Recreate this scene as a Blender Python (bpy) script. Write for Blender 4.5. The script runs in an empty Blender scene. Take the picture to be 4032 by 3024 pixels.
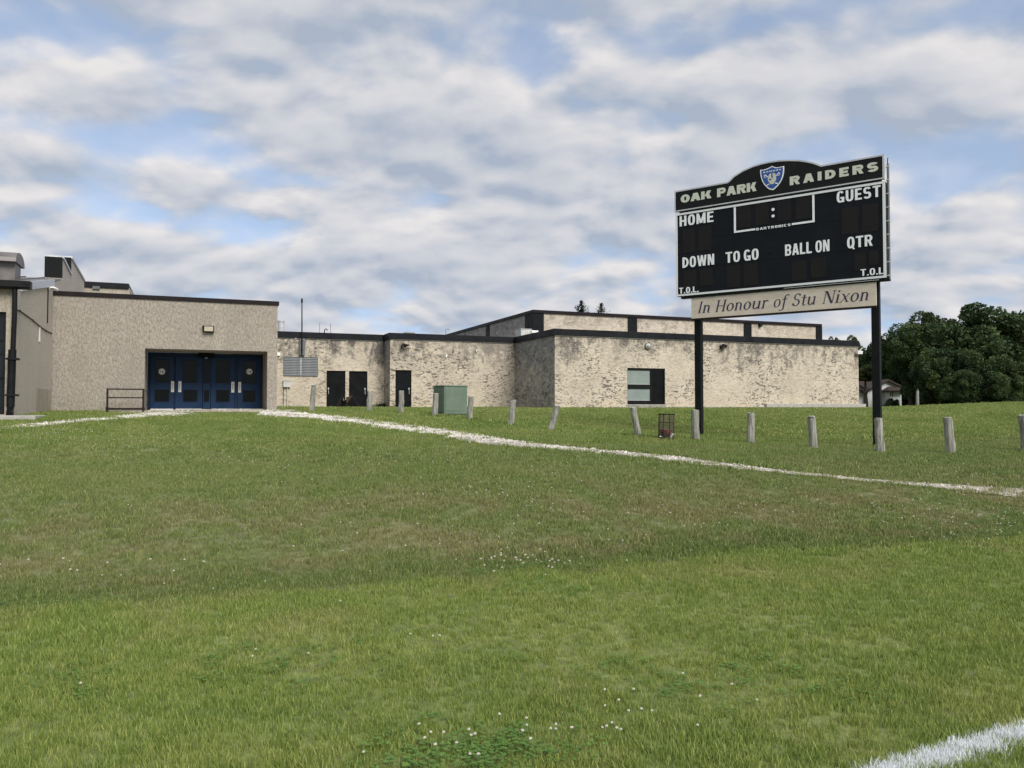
import bpy, bmesh, math, random
import numpy as np
from mathutils import Vector, Matrix

# ------------------------------------------------------------------ camera, sky, sun, exposure
F, CX, CY = 3150.0, 2016.0, 1512.0          # photo pixels (4032 x 3024)
PITCH = math.atan(93 / F)
EYE = 1.6
scene = bpy.context.scene
cam_data = bpy.data.cameras.new("camera")
cam_data.sensor_width = 36.0
cam_data.lens = 36.0 * F / 4032.0
cam_data.clip_start = 0.05
cam_data.clip_end = 3000.0
cam = bpy.data.objects.new("camera", cam_data)
scene.collection.objects.link(cam)
cam.location = (0, 0, EYE)
cam.rotation_euler = (math.pi / 2 + PITCH, 0, 0)
scene.camera = cam

SUN_EL, SUN_AZ = math.radians(42), math.radians(146)     # azimuth clockwise from +Y (view direction): behind, to the right
SKY_STRENGTH = 0.10
SUN_STRENGTH = 2.9
EXPOSURE = 0.42

def pix_dir(px, py):
    a = (px - CX) / F
    b = (CY - py) / F
    return np.array([a, math.cos(PITCH) - b * math.sin(PITCH), math.sin(PITCH) + b * math.cos(PITCH)])

world = bpy.data.worlds.new("World")
scene.world = world
world.use_nodes = True
wn, wl = world.node_tree.nodes, world.node_tree.links
wn.clear()

def wnode(t, **kw):
    n = wn.new(t)
    for k, v in kw.items():
        setattr(n, k, v)
    return n

def wmath(op, a, b=None, c=None, clamp=False):
    n = wnode("ShaderNodeMath", operation=op, use_clamp=clamp)
    for i, v in enumerate((a, b, c)):
        if v is None:
            continue
        if isinstance(v, (int, float)):
            n.inputs[i].default_value = v
        else:
            wl.new(v, n.inputs[i])
    return n.outputs[0]

def build_sky():
    sky = wnode("ShaderNodeTexSky", sky_type='NISHITA')
    sky.sun_disc = False
    sky.sun_elevation = SUN_EL
    sky.sun_rotation = SUN_AZ
    sky.altitude = 240
    sky.air_density = 1.1
    sky.dust_density = 0.6
    sky.ozone_density = 1.4
    tc = wnode("ShaderNodeTexCoord")
    sep = wnode("ShaderNodeSeparateXYZ")
    wl.new(tc.outputs["Generated"], sep.inputs[0])
    x, y, z = sep.outputs
    zz = wmath('ADD', wmath('MAXIMUM', z, 0.0), 0.36)
    u, v = wmath('DIVIDE', x, zz), wmath('MULTIPLY', wmath('DIVIDE', y, zz), 1.22)
    zb = wmath('ADD', wmath('MULTIPLY', wmath('MAXIMUM', z, 0.0), 0.75), 0.20)     # the blue between clouds, paler only low down
    cb = wnode("ShaderNodeCombineXYZ")
    wl.new(x, cb.inputs[0]); wl.new(y, cb.inputs[1]); wl.new(zb, cb.inputs[2])
    nb = wnode("ShaderNodeVectorMath", operation='NORMALIZE')
    wl.new(cb.outputs[0], nb.inputs[0])
    wl.new(nb.outputs[0], sky.inputs["Vector"])
    # gaps and thick banks of the cloud layer, in azimuth / elevation
    az = wmath('ARCTAN2', x, y)
    el = wmath('ARCSINE', z)
    blobs = [  # px, py, half width px, half height px, amount
        (230, 510, 420, 75, -.17), (800, 640, 420, 60, -.12), (1180, 940, 420, 75, -.12), (400, 830, 320, 45, -.13),
        (2500, 190, 280, 90, -.12), (2180, 270, 150, 110, -.12), (3150, 30, 420, 60, -.18), (3900, 30, 350, 60, -.12),
        (3000, 600, 260, 60, -.08), (330, 200, 160, 120, -.07), (1850, 60, 180, 70, -.06), (1250, 720, 200, 40, -.1),
        (3900, 620, 260, 160, -.05), (1500, 560, 500, 200, .10), (1900, 800, 450, 200, .10), (2850, 320, 450, 130, .07),
        (600, 1000, 250, 60, .08), (300, 380, 420, 90, .10), (700, 650, 200, 50, .06), (3600, 420, 420, 160, .05),
        (2400, 900, 500, 150, .05),
    ]
    mask = None
    for px, py, hw, hh, amt in blobs:
        d = pix_dir(px, py); d = d / np.linalg.norm(d)
        a0, e0 = math.atan2(d[0], d[1]), math.asin(d[2])
        da = wmath('DIVIDE', wmath('SUBTRACT', az, a0), hw / F)
        de = wmath('DIVIDE', wmath('SUBTRACT', el, e0), hh / F)
        g = wmath('MULTIPLY', wmath('EXPONENT', wmath('MULTIPLY', wmath('ADD', wmath('MULTIPLY', da, da), wmath('MULTIPLY', de, de)), -1.0)), amt)
        mask = g if mask is None else wmath('ADD', mask, g)

    def field(du, dv, detail):
        c = wnode("ShaderNodeCombineXYZ")
        wl.new(wmath('ADD', u, du), c.inputs[0]); wl.new(wmath('ADD', v, dv), c.inputs[1])
        n = wnode("ShaderNodeTexNoise", noise_dimensions='2D')
        wl.new(c.outputs[0], n.inputs["Vector"])
        n.inputs["Scale"].default_value = 2.3
        n.inputs["Detail"].default_value = detail
        n.inputs["Roughness"].default_value = 0.54
        n.inputs["Distortion"].default_value = 0.15
        w_ = wnode("ShaderNodeVectorMath", operation='MULTIPLY_ADD')      # ragged lump outlines
        wl.new(n.outputs["Color"], w_.inputs[0])
        w_.inputs[1].default_value = (.16, .16, 0)
        wl.new(c.outputs[0], w_.inputs[2])
        vo = wnode("ShaderNodeTexVoronoi", feature='SMOOTH_F1', voronoi_dimensions='2D')
        wl.new(w_.outputs[0], vo.inputs["Vector"])
        vo.inputs["Scale"].default_value = 5.0
        vo.inputs["Detail"].default_value = 2.0
        vo.inputs["Roughness"].default_value = 0.45
        vo.inputs["Smoothness"].default_value = 0.7
        lump = wmath('SUBTRACT', 0.86, vo.outputs["Distance"])
        return wmath('ADD', wmath('MULTIPLY', n.outputs["Fac"], 0.70), wmath('MULTIPLY', lump, 0.30))
    n1 = field(3.7, 1.9, 6.0)
    n2 = field(3.715, 1.84, 6.0)          # the same layer, a step towards the light
    dens0 = wmath('ADD', n1, mask)
    def sstep(val, lo, hi):
        m = wnode("ShaderNodeMapRange", interpolation_type='SMOOTHSTEP')
        wl.new(val, m.inputs[0])
        m.inputs[1].default_value = lo; m.inputs[2].default_value = hi
        m.inputs[3].default_value = 0; m.inputs[4].default_value = 1
        return m.outputs[0]
    cover = wmath('MULTIPLY_ADD', sstep(dens0, 0.19, 0.40), 0.74, 0.26)
    thick = sstep(dens0, 0.38, 0.66)
    lit = wmath('MULTIPLY_ADD', wmath('SUBTRACT', n1, n2), 3.7, 0.47, clamp=True)
    lit2 = wmath('MULTIPLY', lit, wmath('SUBTRACT', 1.0, wmath('MULTIPLY', thick, 0.42)))
    mixc = wnode("ShaderNodeMix", data_type='RGBA')
    wl.new(lit2, mixc.inputs["Factor"])
    mixc.inputs[6].default_value = (3.05, 3.5, 4.25, 1)
    mixc.inputs[7].default_value = (6.3, 6.05, 5.95, 1)
    # soft paling of everything towards the horizon
    sat = wnode("ShaderNodeHueSaturation")
    sat.inputs["Saturation"].default_value = 0.82
    sat.inputs["Value"].default_value = 1.5
    wl.new(sky.outputs[0], sat.inputs["Color"])
    mixs = wnode("ShaderNodeMix", data_type='RGBA')
    wl.new(wmath('MULTIPLY', cover, 0.96), mixs.inputs["Factor"])
    wl.new(sat.outputs[0], mixs.inputs[6])
    wl.new(mixc.outputs[2], mixs.inputs[7])
    bg = wnode("ShaderNodeBackground")
    bg.inputs["Strength"].default_value = SKY_STRENGTH
    wl.new(mixs.outputs[2], bg.inputs["Color"])
    out = wnode("ShaderNodeOutputWorld")
    wl.new(bg.outputs[0], out.inputs[0])
build_sky()
world.cycles.sampling_method = 'MANUAL'
world.cycles.sample_map_resolution = 512

sun_data = bpy.data.lights.new("sun", 'SUN')
sun_data.energy = SUN_STRENGTH
sun_data.angle = math.radians(28)
sun_data.color = (1.0, 0.95, 0.88)
sun = bpy.data.objects.new("sun", sun_data)
scene.collection.objects.link(sun)
sd = Vector((math.sin(SUN_AZ) * math.cos(SUN_EL), math.cos(SUN_AZ) * math.cos(SUN_EL), math.sin(SUN_EL)))
sun.rotation_euler = sd.to_track_quat('Z', 'Y').to_euler()
sun.location = sd * 60

vs = scene.view_settings
vs.view_transform = 'Standard'
vs.look = 'None'
vs.exposure = EXPOSURE
vs.gamma = 1.0
vs.use_curve_mapping = False
scene.cycles.use_denoising = True
scene.cycles.max_bounces = 6
scene.cycles.transparent_max_bounces = 8

# ------------------------------------------------------------------ materials
def new_mat(name):
    m = bpy.data.materials.new(name)
    m.use_nodes = True
    nt = m.node_tree
    nt.nodes.clear()
    return m, nt.nodes, nt.links

class NB:
    """small node-building helper"""
    def __init__(s, name):
        s.m, s.n, s.l = new_mat(name)
        s.tc = s.n.new("ShaderNodeTexCoord")
        s.bsdf = s.n.new("ShaderNodeBsdfPrincipled")
        s.out = s.n.new("ShaderNodeOutputMaterial")
        s.l.new(s.bsdf.outputs[0], s.out.inputs[0])
        s.bsdf.inputs["Roughness"].default_value = 0.8
    def set(s, sock, v):
        if isinstance(v, bpy.types.NodeSocket):
            s.l.new(v, sock)
        else:
            sock.default_value = v
    def coords(s, kind="Object", scale=(1, 1, 1), loc=(0, 0, 0)):
        mp = s.n.new("ShaderNodeMapping")
        mp.inputs["Scale"].default_value = scale
        mp.inputs["Location"].default_value = loc
        if kind == "World":
            g = s.n.new("ShaderNodeNewGeometry")
            s.l.new(g.outputs["Position"], mp.inputs[0])
        else:
            s.l.new(s.tc.outputs[kind], mp.inputs[0])
        return mp.outputs[0]
    def noise(s, vec, scale=1, detail=4, rough=.55, dist=0):
        n = s.n.new("ShaderNodeTexNoise")
        s.l.new(vec, n.inputs["Vector"])
        n.inputs["Scale"].default_value = scale
        n.inputs["Detail"].default_value = detail
        n.inputs["Roughness"].default_value = rough
        n.inputs["Distortion"].default_value = dist
        return n.outputs["Fac"]
    def voronoi(s, vec, scale=1, feature='F1', rnd=1.0):
        n = s.n.new("ShaderNodeTexVoronoi")
        n.feature = feature
        s.l.new(vec, n.inputs["Vector"])
        n.inputs["Scale"].default_value = scale
        n.inputs["Randomness"].default_value = rnd
        return n.outputs["Distance"]
    def math(s, op, a, b=0.0, c=None, clamp=False):
        n = s.n.new("ShaderNodeMath")
        n.operation = op
        n.use_clamp = clamp
        s.set(n.inputs[0], a); s.set(n.inputs[1], b)
        if c is not None:
            s.set(n.inputs[2], c)
        return n.outputs[0]
    def step(s, v, lo, hi, a=0.0, b=1.0):
        n = s.n.new("ShaderNodeMapRange")
        n.interpolation_type = 'SMOOTHSTEP'
        s.set(n.inputs[0], v)
        for i, q in enumerate((lo, hi, a, b)):
            n.inputs[i + 1].default_value = q
        return n.outputs[0]
    def mix(s, f, a, b, blend='MIX'):
        n = s.n.new("ShaderNodeMix")
        n.data_type = 'RGBA'
        n.blend_type = blend
        s.set(n.inputs["Factor"], f)
        for i, q in ((6, a), (7, b)):
            if isinstance(q, tuple):
                n.inputs[i].default_value = (*q[:3], 1)
            else:
                s.l.new(q, n.inputs[i])
        return n.outputs[2]
    def xyz(s, vec):
        n = s.n.new("ShaderNodeSeparateXYZ")
        s.l.new(vec, n.inputs[0])
        return n.outputs
    def color(s, c):
        if isinstance(c, tuple):
            s.bsdf.inputs["Base Color"].default_value = (*c[:3], 1)
        else:
            s.l.new(c, s.bsdf.inputs["Base Color"])
    def rough(s, r):
        s.set(s.bsdf.inputs["Roughness"], r)
    def bump(s, h, strength=.5, dist=.01):
        b = s.n.new("ShaderNodeBump")
        b.inputs["Strength"].default_value = strength
        b.inputs["Distance"].default_value = dist
        s.l.new(h, b.inputs["Height"])
        s.l.new(b.outputs[0], s.bsdf.inputs["Normal"])

def paint(name, col, rough=.5, wear=.25, scale=3.0, metallic=0.0, bump=.0, spec=None):
    b = NB(name)
    c = b.coords("Object")
    n = b.noise(c, scale, 6, .6)
    n2 = b.noise(c, scale * 9, 4, .6)
    k = 1 - wear
    d = tuple(q * k for q in col); e = tuple(min(1, q * (1 + wear * .5) + .01 * wear) for q in col)
    b.color(b.mix(b.step(b.math('ADD', b.math('MULTIPLY', n, .7), b.math('MULTIPLY', n2, .3)), .35, .68), d, e))
    b.rough(b.step(n, .3, .7, max(.05, rough - .1), min(1, rough + .12)))
    b.bsdf.inputs["Metallic"].default_value = metallic
    if spec is not None:
        b.bsdf.inputs["Specular IOR Level"].default_value = spec
    if bump:
        b.bump(n2, bump, .01)
    return b.m

def make_stucco(name, dark, light, stain=0.0):
    b = NB(name)
    c = b.coords("Object", (1, 1, .5))
    s1 = b.noise(c, 17, 5, .66, .5)
    s2 = b.noise(b.coords("Object", (1, 1, .3)), 42, 4, .6, .4)
    big = b.noise(b.coords("Object", (1, 1, .7)), .55, 4, .6)
    h = b.math('ADD', b.math('MULTIPLY', s1, .7), b.math('MULTIPLY', s2, .3))
    base = b.mix(b.step(h, .36, .64), dark, light)
    base = b.mix(b.step(big, .38, .7, 0, .30), base, tuple(q * .80 for q in dark))
    pale = b.noise(b.coords("Object", (1, 1, .25), (7, 3, 1)), 1.3, 4, .6)
    base = b.mix(b.step(pale, .55, .75, 0, .35), base, tuple(min(1, q * 1.15) for q in light))
    if stain:
        z = b.xyz(b.coords("Object"))[2]
        st = b.noise(b.coords("Object", (1, 1, .12)), 5, 6, .65)
        base = b.mix(b.math('MULTIPLY', b.step(st, .45, .72), stain), base, (.05, .05, .052))
    b.color(base)
    b.rough(.93)
    b.bump(h, .9, .05)
    return b.m

def make_weathered(name, soot, chips=1.0, top=5.4, grey=0.0, corner=None):
    """painted rubble-faced block wall: chipped paint, blotchy soot below the roof edge"""
    b = NB(name)
    o = b.coords("Object")
    z = b.xyz(o)[2]
    rel = b.noise(b.coords("Object", (1, 1, 1.7)), 4.6, 5, .62, .6)
    fine = b.noise(o, 24, 4, .65)
    tint = b.noise(o, .8, 3, .5)
    base = b.mix(b.step(tint, .35, .7), (.53, .465, .37), (.615, .545, .44))
    base = b.mix(b.step(rel, .36, .52, .42, 0), base, (.30, .255, .21))
    base = b.mix(b.step(rel, .55, .68, 0, .35), base, (.68, .61, .51))
    base = b.mix(b.step(fine, .35, .6, .22, 0), base, (.22, .19, .16))
    yel = b.noise(b.coords("Object", (1, 1, 1), (4, 9, 2)), 1.1, 3, .6)
    base = b.mix(b.math('MULTIPLY', b.step(z, 1.6, 3.0, .45, 0), b.step(yel, .4, .65)), base, (.58, .48, .335))
    # soot: blotches with short runs, densest at the top of the wall
    runs = b.noise(b.coords("Object", (1, 1, .3)), 2.2, 7, .68, .5)
    blot = b.noise(b.coords("Object", (1, 1, .9), (2, 5, 8)), 2.4, 7, .70, .6)
    where = b.noise(b.coords("Object", (1, 1, .5), (6, 6, 3)), .35, 3, .5)
    hgt = b.step(z, top - 2.4, top, 0, 1)
    sv = b.math('ADD', b.math('ADD', b.math('MULTIPLY', runs, .35), b.math('MULTIPLY', blot, .45)), b.math('ADD', b.math('MULTIPLY', hgt, .13), b.math('MULTIPLY', where, .20)))
    if corner:
        cd = b.math('ABSOLUTE', b.math('SUBTRACT', b.xyz(o)[0], corner[0]))
        sv = b.math('ADD', sv, b.step(cd, 0, corner[1], corner[2], 0))
    amt = b.math('MULTIPLY', b.step(sv, .555, .70), soot, clamp=True)
    base = b.mix(amt, base, (.105, .095, .09))
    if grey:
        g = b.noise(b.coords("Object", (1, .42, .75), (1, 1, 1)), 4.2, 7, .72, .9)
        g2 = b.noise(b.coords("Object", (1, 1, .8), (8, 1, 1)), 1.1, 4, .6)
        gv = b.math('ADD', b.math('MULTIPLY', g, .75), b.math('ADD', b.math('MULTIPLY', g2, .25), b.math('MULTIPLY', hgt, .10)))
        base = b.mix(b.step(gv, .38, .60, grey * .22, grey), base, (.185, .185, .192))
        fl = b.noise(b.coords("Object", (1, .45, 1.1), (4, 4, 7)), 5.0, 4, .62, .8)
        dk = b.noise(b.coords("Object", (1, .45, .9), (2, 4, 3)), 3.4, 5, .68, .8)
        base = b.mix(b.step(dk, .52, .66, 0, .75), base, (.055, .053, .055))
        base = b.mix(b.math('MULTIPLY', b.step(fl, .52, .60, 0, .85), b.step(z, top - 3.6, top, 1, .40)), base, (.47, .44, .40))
    # chips: short, mostly level scars and pits where the face has spalled
    chm = b.noise(b.coords("Object", (1, 1, .8), (3, 8, 1)), .40, 4, .6)
    zone = b.step(chm, .38, .60, .10, 1.0)
    def marks(scale, loc, lo, hi, zs, dist):
        return b.step(b.noise(b.coords("Object", (1, 1, zs), loc), scale, 3, .55, dist), lo, hi)
    m1 = marks(3.6, (9, 1, 4), .595, .64, 2.3, .7)
    m2 = marks(6.0, (2, 7, 3), .60, .65, 1.9, .5)
    m3 = marks(2.3, (5, 3, 8), .63, .665, 2.8, .9)
    mark = b.math('MULTIPLY', b.math('MULTIPLY', b.math('MAXIMUM', b.math('MAXIMUM', m1, m2), m3), zone), chips, clamp=True)
    mtone = b.mix(b.step(fine, .4, .6), (.055, .047, .043), (.15, .125, .105))
    base = b.mix(b.math('MULTIPLY', mark, .90), base, mtone)
    # faint block courses
    cz = b.math('ABSOLUTE', b.math('SUBTRACT', b.math('FRACT', b.math('MULTIPLY', b.math('ADD', z, b.math('MULTIPLY', rel, .06)), 5.0)), .5))
    course = b.math('MULTIPLY', b.step(cz, .0, .07, 1, 0), b.step(blot, .45, .6))
    base = b.mix(b.math('MULTIPLY', course, .42), base, (.2, .165, .135))
    b.color(base)
    b.rough(.92)
    hgtm = b.math('SUBTRACT', b.math('ADD', b.math('MULTIPLY', rel, .75), b.math('MULTIPLY', fine, .25)), b.math('MULTIPLY', mark, .5))
    b.bump(hgtm, .8, .06)
    return b.m

M = {}
M['stucco'] = make_stucco("tan_stucco", (.235, .208, .175), (.42, .378, .322))
M['stucco_grey'] = make_stucco("grey_tan_stucco", (.43, .385, .325), (.51, .46, .395))
M['stucco_pale'] = make_stucco("pale_stucco", (.33, .29, .23), (.46, .41, .34), .35)
M['wall_light'] = make_weathered("cream_block_chipped", .70, 1.25, corner=(14.95, 3.2, .05))
M['wall_mid'] = make_weathered("cream_block_stained", .95, .8, corner=(7.38, 1.6, .045))
M['wall_clean'] = make_weathered("cream_block_cleaner", .80, .95, corner=(14.95, 4.0, .025))
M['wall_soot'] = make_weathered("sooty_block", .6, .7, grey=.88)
M['wall_gym'] = make_weathered("gym_panel", .45, .35, top=8.2)
M['wall_gym_side'] = make_weathered("gym_panel_soot_and_shade", .5, .4, top=8.0, grey=.70)  # sooted gym panel, greyed further by side shade put into its colour
M['fascia'] = paint("black_fascia_metal", (.0075, .0085, .012), .55, .4, 2, spec=.18)
M['fascia_brown'] = paint("brown_black_flashing", (.012, .007, .009), .55, .3, 2, spec=.18)
M['pilaster'] = paint("black_pilaster", (.006, .007, .008), .6, .3, 3, spec=.15)
M['blue'] = paint("navy_door_paint", (.008, .033, .090), .45, .15, 2, spec=.25)
M['blue_dark'] = paint("navy_frame_paint", (.006, .024, .064), .5, .2, 2, spec=.25)
M['black'] = paint("black_door_paint", (.0035, .0045, .005), .5, .3, 2, spec=.12)
M['white'] = paint("white_plate", (.84, .84, .82), .45, .15, 9)
M['offwhite'] = paint("weathered_white", (.55, .55, .52), .6, .25, 5)
M['steel'] = paint("galvanised_steel", (.52, .53, .54), .5, .25, 5, .15)
M['louver'] = paint("grey_louvre_metal", (.13, .143, .15), .55, .2, 4, .1)
M['rail'] = paint("dark_rusty_rail", (.018, .011, .010), .65, .4, 12, spec=.2)
M['rust'] = paint("rusty_iron", (.05, .026, .018), .8, .5, 14)
M['wire'] = paint("rusted_wire", (.13, .10, .08), .8, .4, 14)
M['concrete'] = paint("pale_concrete", (.40, .385, .355), .9, .22, 4, bump=.4)
M['roof'] = paint("roof_membrane", (.13, .13, .135), .8, .3, 1.5)
M['metal_roof'] = paint("grey_metal_roof", (.17, .155, .15), .45, .25, 2, .3)
M['flash'] = paint("bare_flashing", (.50, .51, .54), .38, .2, 3, .4)
M['pipe'] = paint("black_downpipe", (.006, .0065, .007), .5, .3, 3, spec=.2)
M['green'] = paint("green_cabinet_paint", (.145, .195, .148), .65, .15, 2, spec=.2)
M['green_dark'] = paint("green_cabinet_dark_and_gap_shade", (.02, .05, .04), .6, .2, 3)  # dark green of plinth and handle; in the base gap it paints shade
M['lens'] = paint("cream_lamp_lens", (.58, .52, .40), .25, .1, 5)
M['blind'] = paint("pale_roller_blind", (.225, .27, .255), .45, .12, 1.5)
M['sign_black'] = paint("scoreboard_black", (.0048, .0066, .0105), .5, .25, 2, spec=.15)
M['header_black'] = paint("header_black", (.0095, .0098, .0105), .55, .2, 2, spec=.15)
M['digit'] = paint("digit_mask_brown_black", (.0125, .0115, .0115), .5, .15, 3, spec=.15)
M['letter'] = paint("white_vinyl_letter", (.80, .83, .85), .45, .06, 6)
M['letter_pale'] = paint("pale_green_white_letter", (.56, .59, .50), .5, .10, 6)
M['trim'] = paint("aluminium_trim", (.55, .56, .56), .4, .15, 4, .3)
M['shield_blue'] = paint("emblem_blue", (.018, .075, .29), .45, .1, 4)
M['emblem_grey'] = paint("emblem_silver", (.55, .55, .45), .5, .12, 30)
M['navy_ink'] = paint("navy_ink", (.022, .020, .060), .6, .35, 20)
M['plank_end'] = paint("pale_end_grain", (.56, .55, .52), .9, .25, 20)
M['white_wall'] = paint("white_siding", (.60, .62, .62), .7, .12, 2)
M['brown_roof'] = paint("brown_shingle", (.062, .046, .042), .9, .25, 6, spec=.2)
M['red'] = paint("faded_red_plastic", (.20, .035, .03), .6, .35, 12)
M['bark'] = paint("bark", (.07, .055, .042), .95, .4, 7, bump=.6)
M['bark_pale'] = paint("pale_grey_trunk", (.28, .27, .26), .9, .3, 5, bump=.4)
M['stem'] = paint("green_stem", (.10, .16, .05), .7, .2, 20)
M['petal'] = paint("clover_white", (.72, .68, .62), .7, .2, 80)
M['gravel_stone'] = None

def glass_mat(name, col, rough=.08, spec=.5):
    b = NB(name)
    n = b.noise(b.coords("Object"), 3, 3, .5)
    b.color(b.mix(b.step(n, .3, .7), col, tuple(q * 1.6 for q in col)))
    b.rough(rough)
    b.bsdf.inputs["Specular IOR Level"].default_value = spec
    return b.m
M['glass'] = glass_mat("dark_glass", (.004, .0055, .0055), .12, .16)
M['glass_win'] = glass_mat("window_glass", (.008, .011, .012), .12, .25)

def board_mat():
    b = NB("honour_board_plywood")
    o = b.coords("Object", (1, 1, 3))
    n = b.noise(o, 2.2, 6, .6)
    st = b.noise(b.coords("Object", (3, 1, .5)), 2.0, 5, .62)
    c = b.mix(b.step(n, .3, .7), (.52, .45, .37), (.62, .555, .47))
    c = b.mix(b.step(st, .58, .8, 0, .4), c, (.26, .2, .16))
    b.color(c); b.rough(.75)
    return b.m
M['honour'] = board_mat()

def border_mat():
    b = NB("peeling_white_border")
    n = b.noise(b.coords("Object", (1, 1, 1.5)), 9, 5, .7, .6)
    n0 = b.noise(b.coords("Object", (1, 1, 1)), 1.3, 2, .5)
    f = b.step(b.math('ADD', n, b.math('MULTIPLY', n0, .35)), .335, .375)
    b.color(b.mix(f, (.015, .015, .02), (.68, .71, .72)))
    b.rough(.5)
    return b.m
M['border'] = border_mat()

def wood_mat():
    b = NB("weathered_post_timber")
    o = b.coords("Object", (1, 1, .10))
    oi = b.n.new("ShaderNodeObjectInfo")
    g = b.noise(o, 22, 6, .65, .6)
    k = b.noise(b.coords("Object", (1, 1, .35)), 6, 4, .6, .4)
    c = b.mix(b.step(g, .36, .64), (.155, .145, .125), (.41, .40, .365))
    c = b.mix(b.step(k, .52, .72, 0, .5), c, (.16, .13, .10))
    c = b.mix(b.math('MULTIPLY', oi.outputs["Random"], .35), c, (.15, .17, .12))
    b.color(c); b.rough(.95)
    b.bump(b.math('ADD', g, b.math('MULTIPLY', k, .6)), .8, .02)
    return b.m
M['timber'] = wood_mat()

TOE_N = (-0.330, 0.944)      # uphill direction of the bank
TOE_C = 7.30                 # toe line: dot(N, P) = TOE_C

def bank_nodes(b):
    p = b.xyz(b.coords("World"))
    return b.math('SUBTRACT', b.math('ADD', b.math('MULTIPLY', p[0], TOE_N[0]), b.math('MULTIPLY', p[1], TOE_N[1])), TOE_C)

def grass_colour(b, jitter=None):
    w = b.coords("World", (1, 1, .0))
    pd = bank_nodes(b)
    big = b.noise(w, .22, 4, .6, .4)
    med = b.noise(b.coords("World", (1, 1, 0), (5, 3, 0)), .9, 5, .62, .5)
    sml = b.noise(b.coords("World", (1, 1, 0), (1, 7, 0)), 4.5, 4, .6)
    # mown playing field: bright, yellowish
    fg = b.mix(b.step(sml, .3, .7), (0.165, 0.250, 0.048), (0.243, 0.327, 0.075))
    fy = b.mix(b.step(sml, .3, .7), (0.313, 0.352, 0.091), (0.408, 0.421, 0.130))
    field = b.mix(b.step(b.math('ADD', b.math('MULTIPLY', big, .45), b.math('MULTIPLY', med, .55)), .40, .68, .06, .72), fg, fy)
    # bank lawn: duller; the far lawn is fresher again
    bg = b.mix(b.step(sml, .3, .7), (0.142, 0.204, 0.057), (0.219, 0.277, 0.091))
    bd = b.mix(b.step(sml, .3, .7), (0.224, 0.241, 0.097), (0.313, 0.319, 0.142))
    bank = b.mix(b.step(b.math('ADD', b.math('MULTIPLY', big, .4), b.math('MULTIPLY', med, .6)), .40, .66, .05, .80), bg, bd)
    farg = b.mix(b.step(b.math('ADD', b.math('MULTIPLY', med, .5), b.math('MULTIPLY', big, .5)), .36, .64), (0.165, 0.255, 0.052), (0.310, 0.349, 0.112))
    bank = b.mix(b.step(pd, 7.0, 13.0, 0, .75), bank, farg)
    edge = b.math('ADD', b.math('ADD', pd, b.math('MULTIPLY', b.math('SUBTRACT', med, .5), 1.7)), b.math('MULTIPLY', b.math('SUBTRACT', big, .5), 1.6))
    fdry = b.math('MULTIPLY', b.step(pd, -2.2, -.2), b.step(med, .45, .66, 0, .55))
    field = b.mix(fdry, field, (0.343, 0.307, 0.142))
    c = b.mix(b.step(edge, -.45, .45), field, bank)
    # dry belt low on the bank
    wob = b.math('MULTIPLY', b.math('SUBTRACT', big, .5), 5.5)
    pdw = b.math('ADD', pd, wob)
    belt = b.math('MULTIPLY', b.step(edge, .0, .8), b.step(pdw, 2.0, 5.2, 1, 0))
    dry = b.math('MULTIPLY', b.math('MULTIPLY', belt, b.step(med, .38, .62, .08, 1.0)), .60)
    c = b.mix(dry, c, (0.296, 0.241, 0.134))
    toe = b.math('MULTIPLY', b.step(edge, -.15, .15), b.step(edge, .3, 1.2, 1, 0))  # occlusion shade along the bank's foot, put into the grass colour
    c = b.mix(b.math('MULTIPLY', toe, .55), c, (0.101, 0.151, 0.041))
    # a little straw anywhere
    straw = b.noise(b.coords("World", (1, 1, 0), (9, 2, 0)), 2.2, 5, .7)
    c = b.mix(b.step(straw, .57, .74, 0, .45), c, (0.450, 0.397, 0.187))
    if jitter is not None:
        at = b.n.new("ShaderNodeAttribute")
        at.attribute_name = "tone"
        tone = at.outputs["Fac"]
        c = b.mix(b.step(jitter, 0, 1, 0, .22), c, (0.131, 0.204, 0.038))
        c = b.mix(b.step(tone, .45, 0, 0, .55), c, (0.071, 0.127, 0.023))
        c = b.mix(b.step(tone, .74, 1.0, 0, .52), c, (0.545, 0.541, 0.205))
    return c

def ground_mat():
    b = NB("turf_soil")
    c = grass_colour(b)
    n = b.noise(b.coords("World"), 9, 5, .65)
    c = b.mix(b.step(n, .35, .7, .45, .8), c, (.070, .072, .032))
    b.color(c); b.rough(1.0)
    b.bump(n, .6, .04)
    return b.m
M['ground'] = ground_mat()

def blade_mat(name, colfn):
    b = NB(name)
    oi = b.n.new("ShaderNodeObjectInfo")
    c = colfn(b, oi.outputs["Random"])
    b.color(c); b.rough(.55)
    b.bsdf.inputs["Specular IOR Level"].default_value = .25
    tr = b.n.new("ShaderNodeBsdfTranslucent")
    b.l.new(c, tr.inputs[0])
    mx = b.n.new("ShaderNodeMixShader")
    mx.inputs[0].default_value = .32
    b.l.new(b.bsdf.outputs[0], mx.inputs[1]); b.l.new(tr.outputs[0], mx.inputs[2])
    b.l.new(mx.outputs[0], b.out.inputs[0])
    return b.m
M['grass'] = blade_mat("grass_blade", grass_colour)
M['grass_white'] = blade_mat("painted_white_blade", lambda b, r: b.mix(b.step(r, .86, .95), (.82, .85, .87), (.42, .48, .36)))
M['clover'] = blade_mat("clover_leaf", lambda b, r: b.mix(r, (.105, .210, .042), (.160, .275, .065)))
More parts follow.
